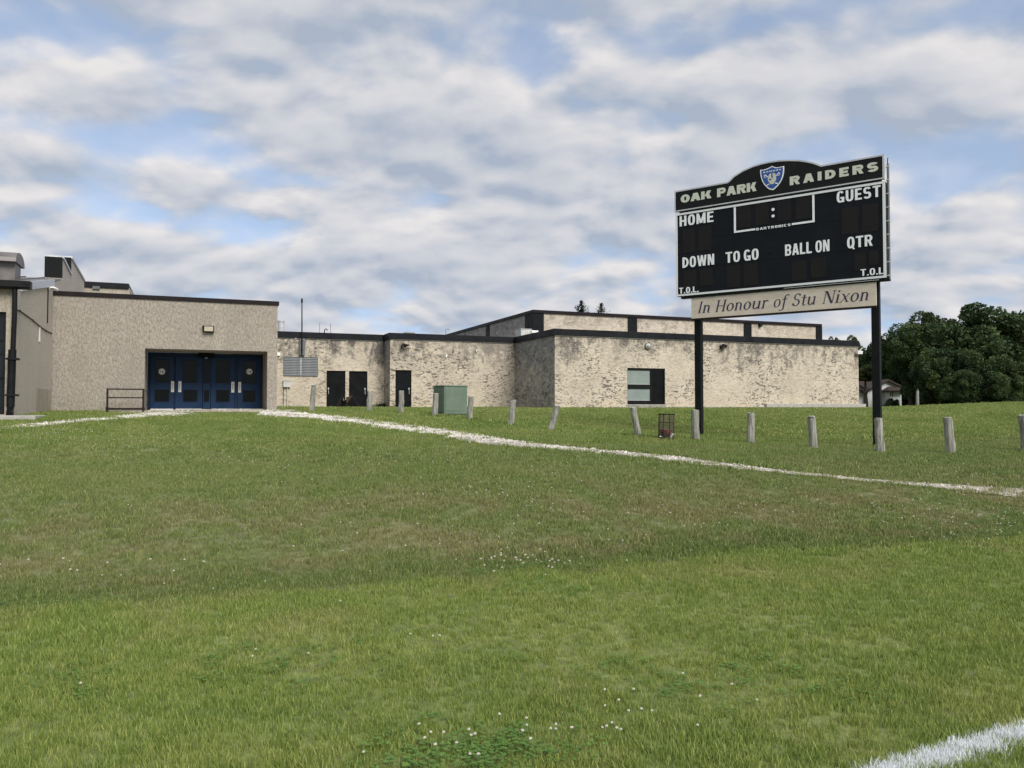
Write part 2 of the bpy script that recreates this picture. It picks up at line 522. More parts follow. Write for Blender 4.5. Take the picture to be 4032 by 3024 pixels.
def leaf_colour(dark, light, yel):
    def fn(b, r):
        n = b.noise(b.coords("World"), .45, 4, .6)
        n2 = b.noise(b.coords("World", (1, 1, 1), (3, 3, 3)), 2.2, 2, .5)
        c = b.mix(b.step(b.math('ADD', b.math('MULTIPLY', n, .6), b.math('MULTIPLY', n2, .4)), .38, .66), dark, light)
        return b.mix(b.math('MULTIPLY', b.step(r, .6, 1), b.step(n, .5, .66, 0, .8)), c, yel)
    return fn
M['leaf'] = blade_mat("tree_leaf", leaf_colour((.026, .052, .020), (.088, .135, .045), (.16, .18, .05)))
M['leaf2'] = blade_mat("tree_leaf_olive", leaf_colour((.034, .052, .018), (.09, .12, .04), (.15, .155, .045)))
M['needle'] = blade_mat("spruce_needle", lambda b, r: b.mix(r, (.022, .035, .022), (.045, .06, .032)))
M['hedge'] = blade_mat("hedge_leaf", lambda b, r: b.mix(r, (.012, .034, .014), (.03, .06, .022)))

def gravel_mat(name, lo, hi):
    b = NB(name)
    v = b.noise(b.coords("World"), 30, 4, .6)
    oi = b.n.new("ShaderNodeObjectInfo")
    c = b.mix(b.step(v, .3, .7), lo, hi)
    c = b.mix(b.step(oi.outputs["Random"], .75, 1, 0, .55), c, (.42, .37, .30))
    b.color(c); b.rough(.95)
    b.bump(v, .7, .02)
    return b.m
M['gravel_stone'] = gravel_mat("limestone_chip", (.48, .45, .40), (.74, .715, .67))
M['gravel_bed'] = gravel_mat("limestone_dust", (.20, .165, .12), (.48, .45, .39))
M['line_paint'] = paint("white_line_paint", (.62, .66, .68), .9, .3, 12)

# ------------------------------------------------------------------ mesh helpers
COL = scene.collection

def link(o, parent=None):
    COL.objects.link(o)
    if parent is not None:
        o.parent = parent
    return o

def tag(o, label=None, cat=None, group=None, kind=None):
    if label: o["label"] = label
    if cat: o["category"] = cat
    if group: o["group"] = group
    if kind: o["kind"] = kind
    return o

def empty(name, loc=(0, 0, 0), rz=0.0):
    o = bpy.data.objects.new(name, None)
    o.empty_display_size = .2
    o.location = loc
    o.rotation_euler = (0, 0, rz)
    COL.objects.link(o)
    return o

class MB:
    def __init__(s):
        s.v, s.f = [], []
    def add(s, vs, fs):
        k = len(s.v)
        s.v += [tuple(map(float, q)) for q in vs]
        s.f += [tuple(k + i for i in f) for f in fs]
        return s
    def box(s, x0, x1, y0, y1, z0, z1):
        x0, x1 = min(x0, x1), max(x0, x1); y0, y1 = min(y0, y1), max(y0, y1); z0, z1 = min(z0, z1), max(z0, z1)
        return s.add([(x0, y0, z0), (x1, y0, z0), (x1, y1, z0), (x0, y1, z0), (x0, y0, z1), (x1, y0, z1), (x1, y1, z1), (x0, y1, z1)],
                     [(0, 3, 2, 1), (4, 5, 6, 7), (0, 1, 5, 4), (1, 2, 6, 5), (2, 3, 7, 6), (3, 0, 4, 7)])
    def prism(s, pts, axis, a0, a1):
        """closed 2-D outline extruded along an axis: 'x' pts=(y,z), 'y' pts=(x,z), 'z' pts=(x,y)"""
        def put(p, a):
            return {'x': (a, p[0], p[1]), 'y': (p[0], a, p[1]), 'z': (p[0], p[1], a)}[axis]
        n = len(pts)
        return s.add([put(p, a0) for p in pts] + [put(p, a1) for p in pts],
                     [tuple(range(n)), tuple(range(2 * n - 1, n - 1, -1))] + [(i, (i + 1) % n, n + (i + 1) % n, n + i) for i in range(n)])
    def tube(s, path, r, n=8, cap=True):
        path = [Vector(p) for p in path]
        rs = r if isinstance(r, (list, tuple)) else [r] * len(path)
        rings = []
        for i, p in enumerate(path):
            d = (path[min(i + 1, len(path) - 1)] - path[max(i - 1, 0)]).normalized()
            up = Vector((0, 0, 1)) if abs(d.z) < .95 else Vector((1, 0, 0))
            a = d.cross(up).normalized(); c = d.cross(a).normalized()
            rings.append([p + (a * math.cos(2 * math.pi * k / n) + c * math.sin(2 * math.pi * k / n)) * rs[i] for k in range(n)])
        vs_ = [q for ring in rings for q in ring]
        fs = [(i * n + k, i * n + (k + 1) % n, (i + 1) * n + (k + 1) % n, (i + 1) * n + k) for i in range(len(path) - 1) for k in range(n)]
        if cap:
            fs += [tuple(range(n - 1, -1, -1)), tuple((len(path) - 1) * n + k for k in range(n))]
        return s.add(vs_, fs)
    def lathe(s, prof, n=16, c=(0, 0, 0)):
        vs_, fs = [], []
        for r, z in prof:
            for k in range(n):
                vs_.append((c[0] + r * math.cos(2 * math.pi * k / n), c[1] + r * math.sin(2 * math.pi * k / n), c[2] + z))
        m = len(prof)
        for i in range(m - 1):
            for k in range(n):
                fs.append((i * n + k, i * n + (k + 1) % n, (i + 1) * n + (k + 1) % n, (i + 1) * n + k))
        fs += [tuple(range(n - 1, -1, -1)), tuple((m - 1) * n + k for k in range(n))]
        return s.add(vs_, fs)
    def mesh(s, name, mat, smooth=False):
        me = bpy.data.meshes.new(name)
        me.from_pydata(s.v, [], s.f)
        bm = bmesh.new(); bm.from_mesh(me)
        bmesh.ops.recalc_face_normals(bm, faces=bm.faces)
        bm.to_mesh(me); bm.free()
        if mat: me.materials.append(mat)
        if smooth:
            for p in me.polygons: p.use_smooth = True
            me.set_sharp_from_angle(angle=math.radians(38))
        return me
    def build(s, name, mat, parent=None, smooth=False, bevel=0.0):
        o = bpy.data.objects.new(name, s.mesh(name, mat, smooth))
        link(o, parent)
        if bevel:
            md = o.modifiers.new("bevel", 'BEVEL')
            md.width = bevel; md.segments = 2; md.limit_method = 'ANGLE'
        return o

def box(name, x0, x1, y0, y1, z0, z1, mat, parent=None, bevel=0.0):
    return MB().box(x0, x1, y0, y1, z0, z1).build(name, M[mat], parent, bevel=bevel)

# ------------------------------------------------------------------ terrain
BA = math.radians(22)
BU = np.array([math.cos(BA), math.sin(BA)]); BV = np.array([-math.sin(BA), math.cos(BA)])
BO = pix_dir(1090, 1605)[:2] / pix_dir(1090, 1605)[1] * 30.0     # the entrance block's front right corner

def b_world(s, t):
    return BO + BU * s + BV * t

PROF_P = np.array([-50, -1.2, -.1, .55, 2.0, 4.0, 6.4, 9.0, 12.2, 15.8, 20.0, 24.0, 30.0, 40.0, 900.0])
PROF_Z = np.array([0, 0, .02, -.07, .17, .41, .55, .65, .80, 1.03, 1.32, 1.47, 1.54, 1.55, 1.55])
_pp = np.linspace(-60, 200, 5201)
_pz = np.interp(_pp, PROF_P, PROF_Z)
_k = np.ones(25) / 25.0
_pz = np.convolve(np.pad(_pz, 24, mode='edge'), np.convolve(_k, _k), mode='valid')

def prof(p):
    return np.interp(p, _pp, _pz)

def base_z(x, y):
    p = TOE_N[0] * x + TOE_N[1] * y - TOE_C
    return prof(p)

CTRL = []
for px, py, h in [(1578, 1630, 88), (1713, 1640, 91), (1850, 1655, 95), (2010, 1677, 103), (2175, 1697, 104), (2510, 1722, 118),
                  (2740, 1735, 118), (2957, 1747, 121), (3200, 1766, 124), (3465, 1781, 133), (3745, 1786, 141)]:
    d = .8 * F / h
    r = pix_dir(px, py); r = r / r[1]
    CTRL.append((r[0] * d, d, EYE + r[2] * d))
for px, py, d in [(2745, 1722, 22.9), (3444, 1762, 20.3)]:
    r = pix_dir(px, py); r = r / r[1]
    CTRL.append((r[0] * d, d, EYE + r[2] * d))
for s, t, z in [(-7.4, -6.6, 1.36), (-7.4, -3.5, 1.38), (-7.4, -.3, 1.42), (-4, -.1, 1.46), (0, -.1, 1.50), (-2.4, 2, 1.53), (3, 14.3, 1.54), (7.4, 13, 1.54), (12, 13, 1.55),
                (15, 7.3, 1.53), (22, 7.3, 1.53), (30, 7.3, 1.52), (38, 7.3, 1.50), (-10, -6.6, 1.33)]:
    q = b_world(s, t); CTRL.append((q[0], q[1], z))
for x, y, z in [(25.0, 50.0, 1.62), (29, 51, 1.78), (33.5, 52, 1.93), (40, 54, 2.0), (20, 34, 1.28), (28, 36, 1.45), (30, 70, 1.45), (45, 70, 1.6), (13, 22, .72)]:
    CTRL.append((x, y, z))
CT = np.array(CTRL)
SIG = 5.0
_K = np.exp(-((CT[:, None, 0] - CT[None, :, 0]) ** 2 + (CT[:, None, 1] - CT[None, :, 1]) ** 2) / (2 * SIG ** 2))
_W = np.linalg.solve(_K + .06 * np.eye(len(CT)), CT[:, 2] - base_z(CT[:, 0], CT[:, 1]))

def ground_z(x, y):
    x = np.asarray(x, float); y = np.asarray(y, float)
    z = base_z(x, y)
    for (cx, cy, _), w in zip(CTRL, _W):
        z = z + w * np.exp(-((x - cx) ** 2 + (y - cy) ** 2) / (2 * SIG ** 2))
    # gentle unevenness on the bank
    f = np.clip((TOE_N[0] * x + TOE_N[1] * y - TOE_C) / 3.0, 0, 1)
    z = z + f * .018 * (np.sin(x * 1.1 + .7 * y) + np.sin(.55 * x - .9 * y + 1.3)) * np.clip((26 - y) / 8, 0, 1)
    return z

def ground_hit(px, py, lo=2.5, hi=80.0):
    r = pix_dir(px, py); r = r / r[1]
    ys = np.linspace(lo, hi, 4000)
    g = ground_z(r[0] * ys, ys) - (EYE + r[2] * ys)
    i = np.argmax(g > 0)
    if g[i] <= 0:
        i = int(np.argmax(g))
    y = ys[i]
    return np.array([r[0] * y, y, float(ground_z(r[0] * y, y))])

def make_ground():
    def axis(fine_lo, fine_hi, step, out):
        a = list(np.arange(fine_lo, fine_hi + 1e-6, step))
        s = step; v = fine_hi
        while v < out:
            s *= 1.22; v += s; a.append(v)
        s = step; v = fine_lo
        while v > -out:
            s *= 1.22; v -= s; a.insert(0, v)
        return np.array(a)
    xs = axis(-22, 34, .32, 900); ys = axis(1.5, 58, .32, 900)
    X, Y = np.meshgrid(xs, ys)
    Z = ground_z(X, Y)
    nx, ny = len(xs), len(ys)
    verts = np.stack([X.ravel(), Y.ravel(), Z.ravel()], 1)
    idx = np.arange(nx * ny).reshape(ny, nx)
    faces = np.stack([idx[:-1, :-1].ravel(), idx[:-1, 1:].ravel(), idx[1:, 1:].ravel(), idx[1:, :-1].ravel()], 1)
    me = bpy.data.meshes.new("ground")
    me.from_pydata(verts.tolist(), [], faces.tolist())
    me.materials.append(M['ground'])
    for p in me.polygons: p.use_smooth = True
    o = link(bpy.data.objects.new("ground", me))
    tag(o, "green lawn field rising to the school building", "lawn", kind="structure")
make_ground()

# gravel path: both edges traced in the photograph, dropped on the ground
PATH_R_UP = [(1034, 1617), (1132, 1623), (1282, 1636), (1381, 1645), (1547, 1663), (1665, 1679), (1781, 1694), (1962, 1726), (2100, 1744), (2296, 1766), (2492, 1783), (2551, 1788),
             (2827, 1820), (3102, 1856), (3200, 1864), (3417, 1888), (3688, 1903), (4032, 1927), (4300, 1944)]
PATH_R_LO = [(1010, 1634), (1112, 1645), (1183, 1648), (1315, 1664), (1448, 1679), (1614, 1701), (1781, 1729), (1871, 1746), (2100, 1766), (2335, 1787), (2492, 1801), (2551, 1807),
             (2827, 1842), (3102, 1869), (3200, 1878), (3471, 1905), (3688, 1924), (3905, 1949), (4032, 1962), (4300, 1990)]
PATH_L_UP = [(-250, 1712), (0, 1684), (102, 1672), (205, 1662), (359, 1648), (512, 1634), (605, 1624)]
PATH_L_LO = [(-250, 1724), (0, 1695), (102, 1686), (169, 1680), (256, 1671), (461, 1654), (603, 1645), (766, 1631)]
def resample(pts, n):
    p = np.array([ground_hit(*q)[:2] for q in pts])
    d = np.r_[0, np.cumsum(np.hypot(*np.diff(p, axis=0).T))]
    t = np.linspace(0, d[-1], n)
    return np.stack([np.interp(t, d, p[:, 0]), np.interp(t, d, p[:, 1])], 1)
ru, rl = resample(PATH_R_UP, 90), resample(PATH_R_LO, 90)
lu, ll = resample(PATH_L_UP, 60), resample(PATH_L_LO, 60)
ap = np.array([b_world(-4.75, -.02), b_world(.1, -.02), b_world(1.2, -1.0), b_world(.2, -2.3), b_world(-2.0, -2.0), b_world(-4.0, -2.2), b_world(-5.6, -1.6)])
PATH_POLYS = [np.r_[ru, rl[::-1]], np.r_[lu, ll[::-1]], ap]

def in_poly(x, y, poly):
    inside = np.zeros(len(x), bool)
    j = len(poly) - 1
    for i in range(len(poly)):
        xi, yi = poly[i]; xj, yj = poly[j]
        c = ((yi > y) != (yj > y)) & (x < (xj - xi) * (y - yi) / (yj - yi + 1e-12) + xi)
        inside ^= c
        j = i
    return inside

def on_path(x, y):
    r = np.zeros(len(x), bool)
    for p in PATH_POLYS:
        r |= in_poly(x, y, p)
    return r

def path_sheet(name, a, b_, label, lift):
    vs_, fs = [], []
    n, m = len(a), 6
    rnd = random.Random(4)
    for i in range(n):
        wob0, wob1 = rnd.uniform(-.10, .12), rnd.uniform(-.10, .12)
        for k in range(m):
            t = wob0 + (1 - wob0 - wob1) * k / (m - 1)
            x, y = a[i] * (1 - t) + b_[i] * t
            vs_.append((x, y, float(ground_z(x, y)) + lift))
    for i in range(n - 1):
        for k in range(m - 1):
            fs.append((i * m + k, i * m + k + 1, (i + 1) * m + k + 1, (i + 1) * m + k))
    o = MB().add(vs_, fs).build(name, M['gravel_bed'])
    return tag(o, label, "path", kind="structure")
path_sheet("gravel_path", ru, rl, "white gravel path running from the blue doors to the right edge", .012)
path_sheet("gravel_path", lu, ll, "white gravel path running from the blue doors to the left edge", .016)
apron_t = np.linspace(0, 1, 20)
a0 = np.stack([np.interp(apron_t, [0, 1], [b_world(-4.6, 1.95)[i], b_world(-.3, 1.95)[i]]) for i in (0, 1)], 1)
a1 = np.stack([np.interp(apron_t, [0, .3, .7, 1], [q[i] for q in (b_world(-5.4, -1.7), b_world(-3.6, -2.0), b_world(-1.5, -2.0), b_world(.5, -2.2))]) for i in (0, 1)], 1)
path_sheet("gravel_apron", a0, a1, "white gravel apron at the foot of the blue double doors", .022)

# ------------------------------------------------------------------ scattered stuff (grass, stones, clover)
def scatter(name, protos, pts, rot, scl, idx, label, cat):
    col = bpy.data.collections.new(name + "_kinds")
    for p in protos:
        col.objects.link(p)
    me = bpy.data.meshes.new(name)
    me.vertices.add(len(pts))
    me.vertices.foreach_set("co", np.asarray(pts, np.float32).ravel())
    for an, ty, data in (("rot", 'FLOAT_VECTOR', rot), ("scl", 'FLOAT', scl), ("idx", 'INT', idx)):
        at = me.attributes.new(an, ty, 'POINT')
        at.data.foreach_set("vector" if ty == 'FLOAT_VECTOR' else "value", np.asarray(data, np.int32 if ty == 'INT' else np.float32).ravel())
    o = link(bpy.data.objects.new(name, me))
    ng = bpy.data.node_groups.new(name + "_scatter", 'GeometryNodeTree')
    ng.interface.new_socket("Geometry", in_out='INPUT', socket_type='NodeSocketGeometry')
    ng.interface.new_socket("Geometry", in_out='OUTPUT', socket_type='NodeSocketGeometry')
    N, L = ng.nodes, ng.links
    gi, go = N.new("NodeGroupInput"), N.new("NodeGroupOutput")
    ci = N.new("GeometryNodeCollectionInfo")
    ci.inputs["Collection"].default_value = col
    ci.inputs["Separate Children"].default_value = True
    ci.inputs["Reset Children"].default_value = True
    iop = N.new("GeometryNodeInstanceOnPoints")
    iop.inputs["Pick Instance"].default_value = True
    def attr(an, ty):
        a = N.new("GeometryNodeInputNamedAttribute")
        a.data_type = ty
        a.inputs["Name"].default_value = an
        return a.outputs[0]
    e2r = N.new("FunctionNodeEulerToRotation")
    L.new(attr("rot", 'FLOAT_VECTOR'), e2r.inputs[0])
    L.new(gi.outputs[0], iop.inputs["Points"])
    L.new(ci.outputs[0], iop.inputs["Instance"])
    L.new(attr("idx", 'INT'), iop.inputs["Instance Index"])
    L.new(e2r.outputs[0], iop.inputs["Rotation"])
    L.new(attr("scl", 'FLOAT'), iop.inputs["Scale"])
    L.new(iop.outputs[0], go.inputs[0])
    md = o.modifiers.new("scatter", 'NODES')
    md.node_group = ng
    return tag(o, label, cat, kind="stuff")

def tuft(name, seed, mat, blades, radius, height, width, lean=.45, seg=3):
    rnd = random.Random(seed)
    vs_, fs = [], []
    for _ in range(blades):
        a = rnd.uniform(0, 2 * math.pi); r = radius * math.sqrt(rnd.random())
        bx, by = r * math.cos(a), r * math.sin(a)
        h = height * rnd.uniform(.55, 1.15)
        d = rnd.uniform(0, 2 * math.pi); ln = lean * rnd.uniform(.1, 1.2) * h
        w = width * rnd.uniform(.7, 1.25)
        fa = rnd.uniform(0, math.pi)
        wx, wy = math.cos(fa) * w / 2, math.sin(fa) * w / 2
        k = len(vs_)
        for i in range(seg):
            t = i / seg
            ox, oy = bx + math.cos(d) * ln * t ** 1.8, by + math.sin(d) * ln * t ** 1.8
            z = h * (t - .12 * t * t) - .004
            q = 1 - .55 * t
            vs_ += [(ox - wx * q, oy - wy * q, z), (ox + wx * q, oy + wy * q, z)]
        vs_.append((bx + math.cos(d) * ln, by + math.sin(d) * ln, h * .9))
        for i in range(seg - 1):
            fs.append((k + 2 * i, k + 2 * i + 1, k + 2 * i + 3, k + 2 * i + 2))
        fs.append((k + 2 * seg - 2, k + 2 * seg - 1, k + 2 * seg))
    me = bpy.data.meshes.new(name)
    me.from_pydata(vs_, [], fs)
    me.materials.append(mat)
    tone = np.repeat(np.random.default_rng(seed).random(blades), 2 * seg + 1)
    me.attributes.new("tone", 'FLOAT', 'POINT').data.foreach_set("value", tone.astype(np.float32))
    return bpy.data.objects.new(name, me)

RNG = np.random.default_rng(11)
LINE_A = np.array(ground_hit(3640, 3010)[:2]); LINE_B = np.array(ground_hit(4032, 2893)[:2])
LINE_D = (LINE_B - LINE_A) / np.linalg.norm(LINE_B - LINE_A); LINE_N = np.array([-LINE_D[1], LINE_D[0]])

def line_dist(x, y):
    return (x - LINE_A[0]) * LINE_N[0] + (y - LINE_A[1]) * LINE_N[1]

def outside_school(x, y):
    dx, dy = x - BO[0], y - BO[1]
    s = dx * BU[0] + dy * BU[1]; t = dx * BV[0] + dy * BV[1]
    bad = ((s < -7.35) & (t > -6.6)) | ((s > -7.45) & (s < .05) & (t > -.05)) | ((s >= 0) & (s < 7.5) & (t > 14.3)) | ((s >= 7.3) & (t > 12.9)) | ((s > 14.9) & (s < 38.4) & (t > 7.3))
    return ~bad

def sample(y0, y1, density, margin=1.6):
    half1 = .64 * y1 + margin
    n = int(density * (y1 - y0) * 2 * half1)
    y = RNG.uniform(y0, y1, n); x = RNG.uniform(-half1, half1, n)
    k = np.abs(x) < .645 * y + margin
    return x[k], y[k]

def patch_noise(x, y, s, ph):
    return (np.sin(x * s + ph) * np.cos(y * s * 1.3 + ph * 2.1) + np.sin((x + y) * s * .7 + ph * .7) + np.sin((x * .6 - y) * s * 1.7 + ph * 3)) / 3

CLOVER_SPOTS = [(1800, 2985, .42, .16), (2000, 2960, .3, .12), (1150, 2600, .55, .18), (2750, 2700, .7, .25), (300, 2690, .22, .12), (2050, 2240, .8, .25), (3850, 2080, 1.6, .5),
                (4000, 2030, 1.0, .4), (500, 1790, 2.5, 1.0), (60, 2390, .8, .3), (2230, 2330, .5, .2)]
CL = [(ground_hit(px, py)[:2], rx, ry) for px, py, rx, ry in CLOVER_SPOTS]
def clover_f(x, y):
    f = np.zeros(len(x))
    for c, rx, ry in CL:
        f = np.maximum(f, np.exp(-(((x - c[0]) / rx) ** 2 + ((y - c[1]) / (ry * 1.6)) ** 2)))
    return f

POST_FEET = [ground_hit(px, py, 8, 34) for px, py in ((1227, 1621), (1453, 1622), (1578, 1630), (1711, 1642), (1849, 1656), (2010, 1678), (2168, 1698), (2513, 1722), (2622, 1731), (2738, 1735), (2745, 1722),
             (2956, 1749), (3204, 1768), (3444, 1762), (3468, 1783), (3744, 1789), (4046, 1778), (1749, 1641), (1800, 1641))]
def make_grass():
    zones = [  # y0, y1, tufts per m2, tuft index range, scale
        (2.6, 5.2, 620, 0, (.80, 1.15)), (5.2, 8.5, 430, 0, (.85, 1.25)), (8.5, 14, 210, 1, (.85, 1.2)), (14, 22, 95, 2, (.85, 1.2)), (22, 34, 48, 3, (.8, 1.2)), (34, 62, 20, 3, (.9, 1.35)),
    ]
    protos = []
    for zi, (bl, rad, h, w) in enumerate([(19, .050, .044, .0046), (23, .075, .049, .0070), (26, .115, .060, .0115), (30, .18, .070, .020)]):
        for k in range(4):
            protos.append(tuft("grass_tuft_%d%d" % (zi, k), 100 + zi * 10 + k, M['grass'], bl, rad, h, w))
    P, R, S, I = [], [], [], []
    WP, WR, WS, WI = [], [], [], []
    for y0, y1, dn, kind, (s0, s1) in zones:
        x, y = sample(y0, y1, dn)
        keep = outside_school(x, y)
        onp = on_path(x, y)
        keep &= ~(onp & (RNG.random(len(x)) > .09 + .6 * np.clip(patch_noise(x, y, 2.6, 2.2) + .02, 0, 1)))
        keep &= ~((clover_f(x, y) > .5) & (RNG.random(len(x)) > .82))
        x, y = x[keep], y[keep]
        sc = RNG.uniform(s0, s1, len(x)) * (1 + .20 * patch_noise(x, y, .8, 1.7) + .22 * patch_noise(x, y, 4.3, .3))
        pd = TOE_N[0] * x + TOE_N[1] * y - TOE_C
        sc *= np.where((pd > -.3) & (pd < 1.2), 1.15, 1.0)
        if y0 > 8:            # ranker growth along the path's edges and the wall feet
            dm = np.full(len(x), 9.0)
            for e in (ru, rl, lu):
                for q in e[::2]:
                    dm = np.minimum(dm, np.hypot(x - q[0], y - q[1]))
            sc *= 1 + .55 * np.exp(-(dm / .28) ** 2) * RNG.random(len(x))
            for q in POST_FEET:
                sc *= 1 + .7 * np.exp(-(np.hypot(x - q[0], y - q[1]) / .24) ** 2)
            dx, dy = x - BO[0], y - BO[1]
            ss = dx * BU[0] + dy * BU[1]; tt = dx * BV[0] + dy * BV[1]
            wall = np.minimum.reduce([np.where((ss < .2) & (ss > -7.4), -tt, 9), np.where((ss > 0) & (ss < 7.4), 14.4 - tt, 9), np.where((ss > 7.4) & (ss < 15), 13 - tt, 9), np.where(ss > 15, 7.4 - tt, 9)])
            sc *= 1 + .5 * ((wall < .5) & ~((ss > -5.2) & (ss < .1))) * RNG.random(len(x))
            sc *= np.where((ss > -6) & (ss < 2) & (tt > -6) & (tt < 0), .58, 1.0)
        pts = np.stack([x, y, ground_z(x, y)], 1)
        rot = np.stack([RNG.normal(0, .10, len(x)), RNG.normal(0, .10, len(x)), RNG.uniform(0, 6.283, len(x))], 1)
        ii = kind * 4 + RNG.integers(0, 4, len(x))
        ld = np.abs(line_dist(x, y) + .018 * np.sin(x * 23) + RNG.normal(0, .012, len(x))) < .052
        white = ld & (y < 8)
        P.append(pts[~white]); R.append(rot[~white]); S.append(sc[~white]); I.append(ii[~white])
        WP.append(pts[white]); WR.append(rot[white]); WS.append(sc[white]); WI.append(ii[white] % 4)
    scatter("grass", protos, np.concatenate(P), np.concatenate(R), np.concatenate(S), np.concatenate(I), "short mown green grass covering the field and the bank", "grass")
    # the painted strip: paint sheet on the turf and paint-coated blades
    xl, yl = [], []
    n = 4200
    t = RNG.uniform(-1.2, 4.5, n); d = RNG.normal(0, .033, n)
    x = LINE_A[0] + LINE_D[0] * t + LINE_N[0] * d; y = LINE_A[1] + LINE_D[1] * t + LINE_N[1] * d
    wp = np.concatenate(WP + [np.stack([x, y, ground_z(x, y)], 1)])
    wr = np.concatenate(WR + [np.stack([RNG.normal(0, .12, n), RNG.normal(0, .12, n), RNG.uniform(0, 6.283, n)], 1)])
    ws = np.concatenate(WS + [RNG.uniform(.6, 1.0, n)])
    wi = np.concatenate(WI + [RNG.integers(0, 4, n)])
    wprotos = [tuft("white_tuft_%d" % k, 300 + k, M['grass_white'], 12, .040, .046, .0048) for k in range(4)]
    scatter("painted_grass", wprotos, wp, wr, ws, wi, "grass blades painted white along the field sideline", "painted grass")
    vs_, fs = [], []
    for i, t in enumerate(np.linspace(-1.4, 5.0, 60)):
        for d in (-.046, 0, .046):
            q = LINE_A + LINE_D * t + LINE_N * (d + .006 * math.sin(t * 31))
            vs_.append((q[0], q[1], float(ground_z(q[0], q[1])) + .005))
    for i in range(59):
        for k in range(2):
            fs.append((i * 3 + k, i * 3 + k + 1, i * 3 + k + 4, i * 3 + k + 3))
    tag(MB().add(vs_, fs).build("field_sideline", M['line_paint']), "white painted sideline across the bottom right corner of the field", "field line", kind="structure")
make_grass()

def stone_proto(name, seed, mat, size):
    rnd = random.Random(seed)
    bm = bmesh.new()
    bmesh.ops.create_icosphere(bm, subdivisions=1, radius=size)
    for v in bm.verts:
        k = rnd.uniform(.65, 1.2)
        v.co = Vector((v.co.x * k * 1.15, v.co.y * k, v.co.z * k * .6))
    me = bpy.data.meshes.new(name)
    bm.to_mesh(me); bm.free()
    me.materials.append(mat)
    return bpy.data.objects.new(name, me)

def make_stones():
    P = []
    for a, b_, dens in ((ru, rl, 1), (lu, ll, 1)):
        seg = np.hypot(*np.diff((a + b_) / 2, axis=0).T)
        wid = np.hypot(*(a - b_).T)
        for i in range(len(a) - 1):
            n = int(seg[i] * wid[i] * (330 - 230 * (i / len(a) if a is ru else .2))) + 1
            t, k = RNG.random(n), RNG.normal(.5, .30, n)
            k = k[(k > -.12) & (k < 1.12)]; t = t[:len(k)]
            q = (a[i] * (1 - t)[:, None] + a[i + 1] * t[:, None]) * (1 - k)[:, None] + (b_[i] * (1 - t)[:, None] + b_[i + 1] * t[:, None]) * k[:, None]
            P.append(q)
    n = 3200
    s, t = RNG.uniform(-5.2, .6, n), RNG.uniform(-1.9, 1.8, n)
    q = BO + np.outer(s, BU) + np.outer(t, BV)
    P.append(q[(t < 0) | ((s > -4.4) & (s < -.4))])
    p = np.concatenate(P)
    bare = patch_noise(p[:, 0], p[:, 1], 2.1, .9)
    p = p[(bare < .20) | (RNG.random(len(p)) < .35)]
    pts = np.stack([p[:, 0], p[:, 1], ground_z(p[:, 0], p[:, 1]) + .014], 1)
    n = len(pts)
    protos = [stone_proto("stone_%d" % k, 40 + k, M['gravel_stone'], .021) for k in range(5)]
    scatter("gravel_stones", protos, pts, np.stack([RNG.normal(0, .3, n), RNG.normal(0, .3, n), RNG.uniform(0, 6.28, n)], 1),
            np.exp(RNG.normal(-.35, .42, n)), RNG.integers(0, 5, n), "loose white limestone chips strewn over the path", "gravel")
make_stones()

def clover_leaf_proto(name, seed):
    rnd = random.Random(seed)
    vs_, fs = [], []
    for _ in range(11):
        a = rnd.uniform(0, 6.28); r = .085 * math.sqrt(rnd.random())
        cx, cy, cz = r * math.cos(a), r * math.sin(a), rnd.uniform(.022, .044)
        ph = rnd.uniform(0, 6.28); tilt = rnd.uniform(-.25, .25)
        for k in range(3):
            th = ph + k * 2.094
            L = .0095 * rnd.uniform(.8, 1.2)
            ring = [(cx, cy, cz)]
            for j in range(7):
                u_ = -1.0 + 2.0 * j / 6
                rr = L * (1.0 + .25 * (1 - u_ * u_)) * (1 if abs(u_) > .1 else .9)
                an = th + u_ * .85
                ring.append((cx + rr * math.cos(an), cy + rr * math.sin(an), cz + tilt * rr * math.cos(an) + .15 * L * (1 - u_ * u_)))
            kk = len(vs_)
            vs_ += ring
            fs += [(kk, kk + j, kk + j + 1) for j in range(1, 7)]
    me = bpy.data.meshes.new(name)
    me.from_pydata(vs_, [], fs)
    me.materials.append(M['clover'])
    return bpy.data.objects.new(name, me)

def make_clover():
    P = []
    for (c, rx, ry), den in zip(CL, (120, 90, 40, 40, 60, 30, 30, 30, 8, 30, 40)):
        n = int(den * rx * ry * 6.5)
        x = c[0] + RNG.normal(0, .62, n) * rx; y = c[1] + RNG.normal(0, .62, n) * ry * 1.6
        P.append(np.stack([x, y], 1))
    p = np.concatenate(P)
    p = p[(p[:, 1] > 2.6) & outside_school(p[:, 0], p[:, 1]) & ~on_path(p[:, 0], p[:, 1])]
    n = len(p)
    pts = np.stack([p[:, 0], p[:, 1], ground_z(p[:, 0], p[:, 1])], 1)
    scatter("clover_leaves", [clover_leaf_proto("clover_%d" % k, 60 + k) for k in range(4)], pts,
            np.stack([np.zeros(n), np.zeros(n), RNG.uniform(0, 6.28, n)], 1), RNG.uniform(.8, 1.15, n), RNG.integers(0, 4, n),
            "dark green clover leaves growing in patches through the grass", "clover")
make_clover()

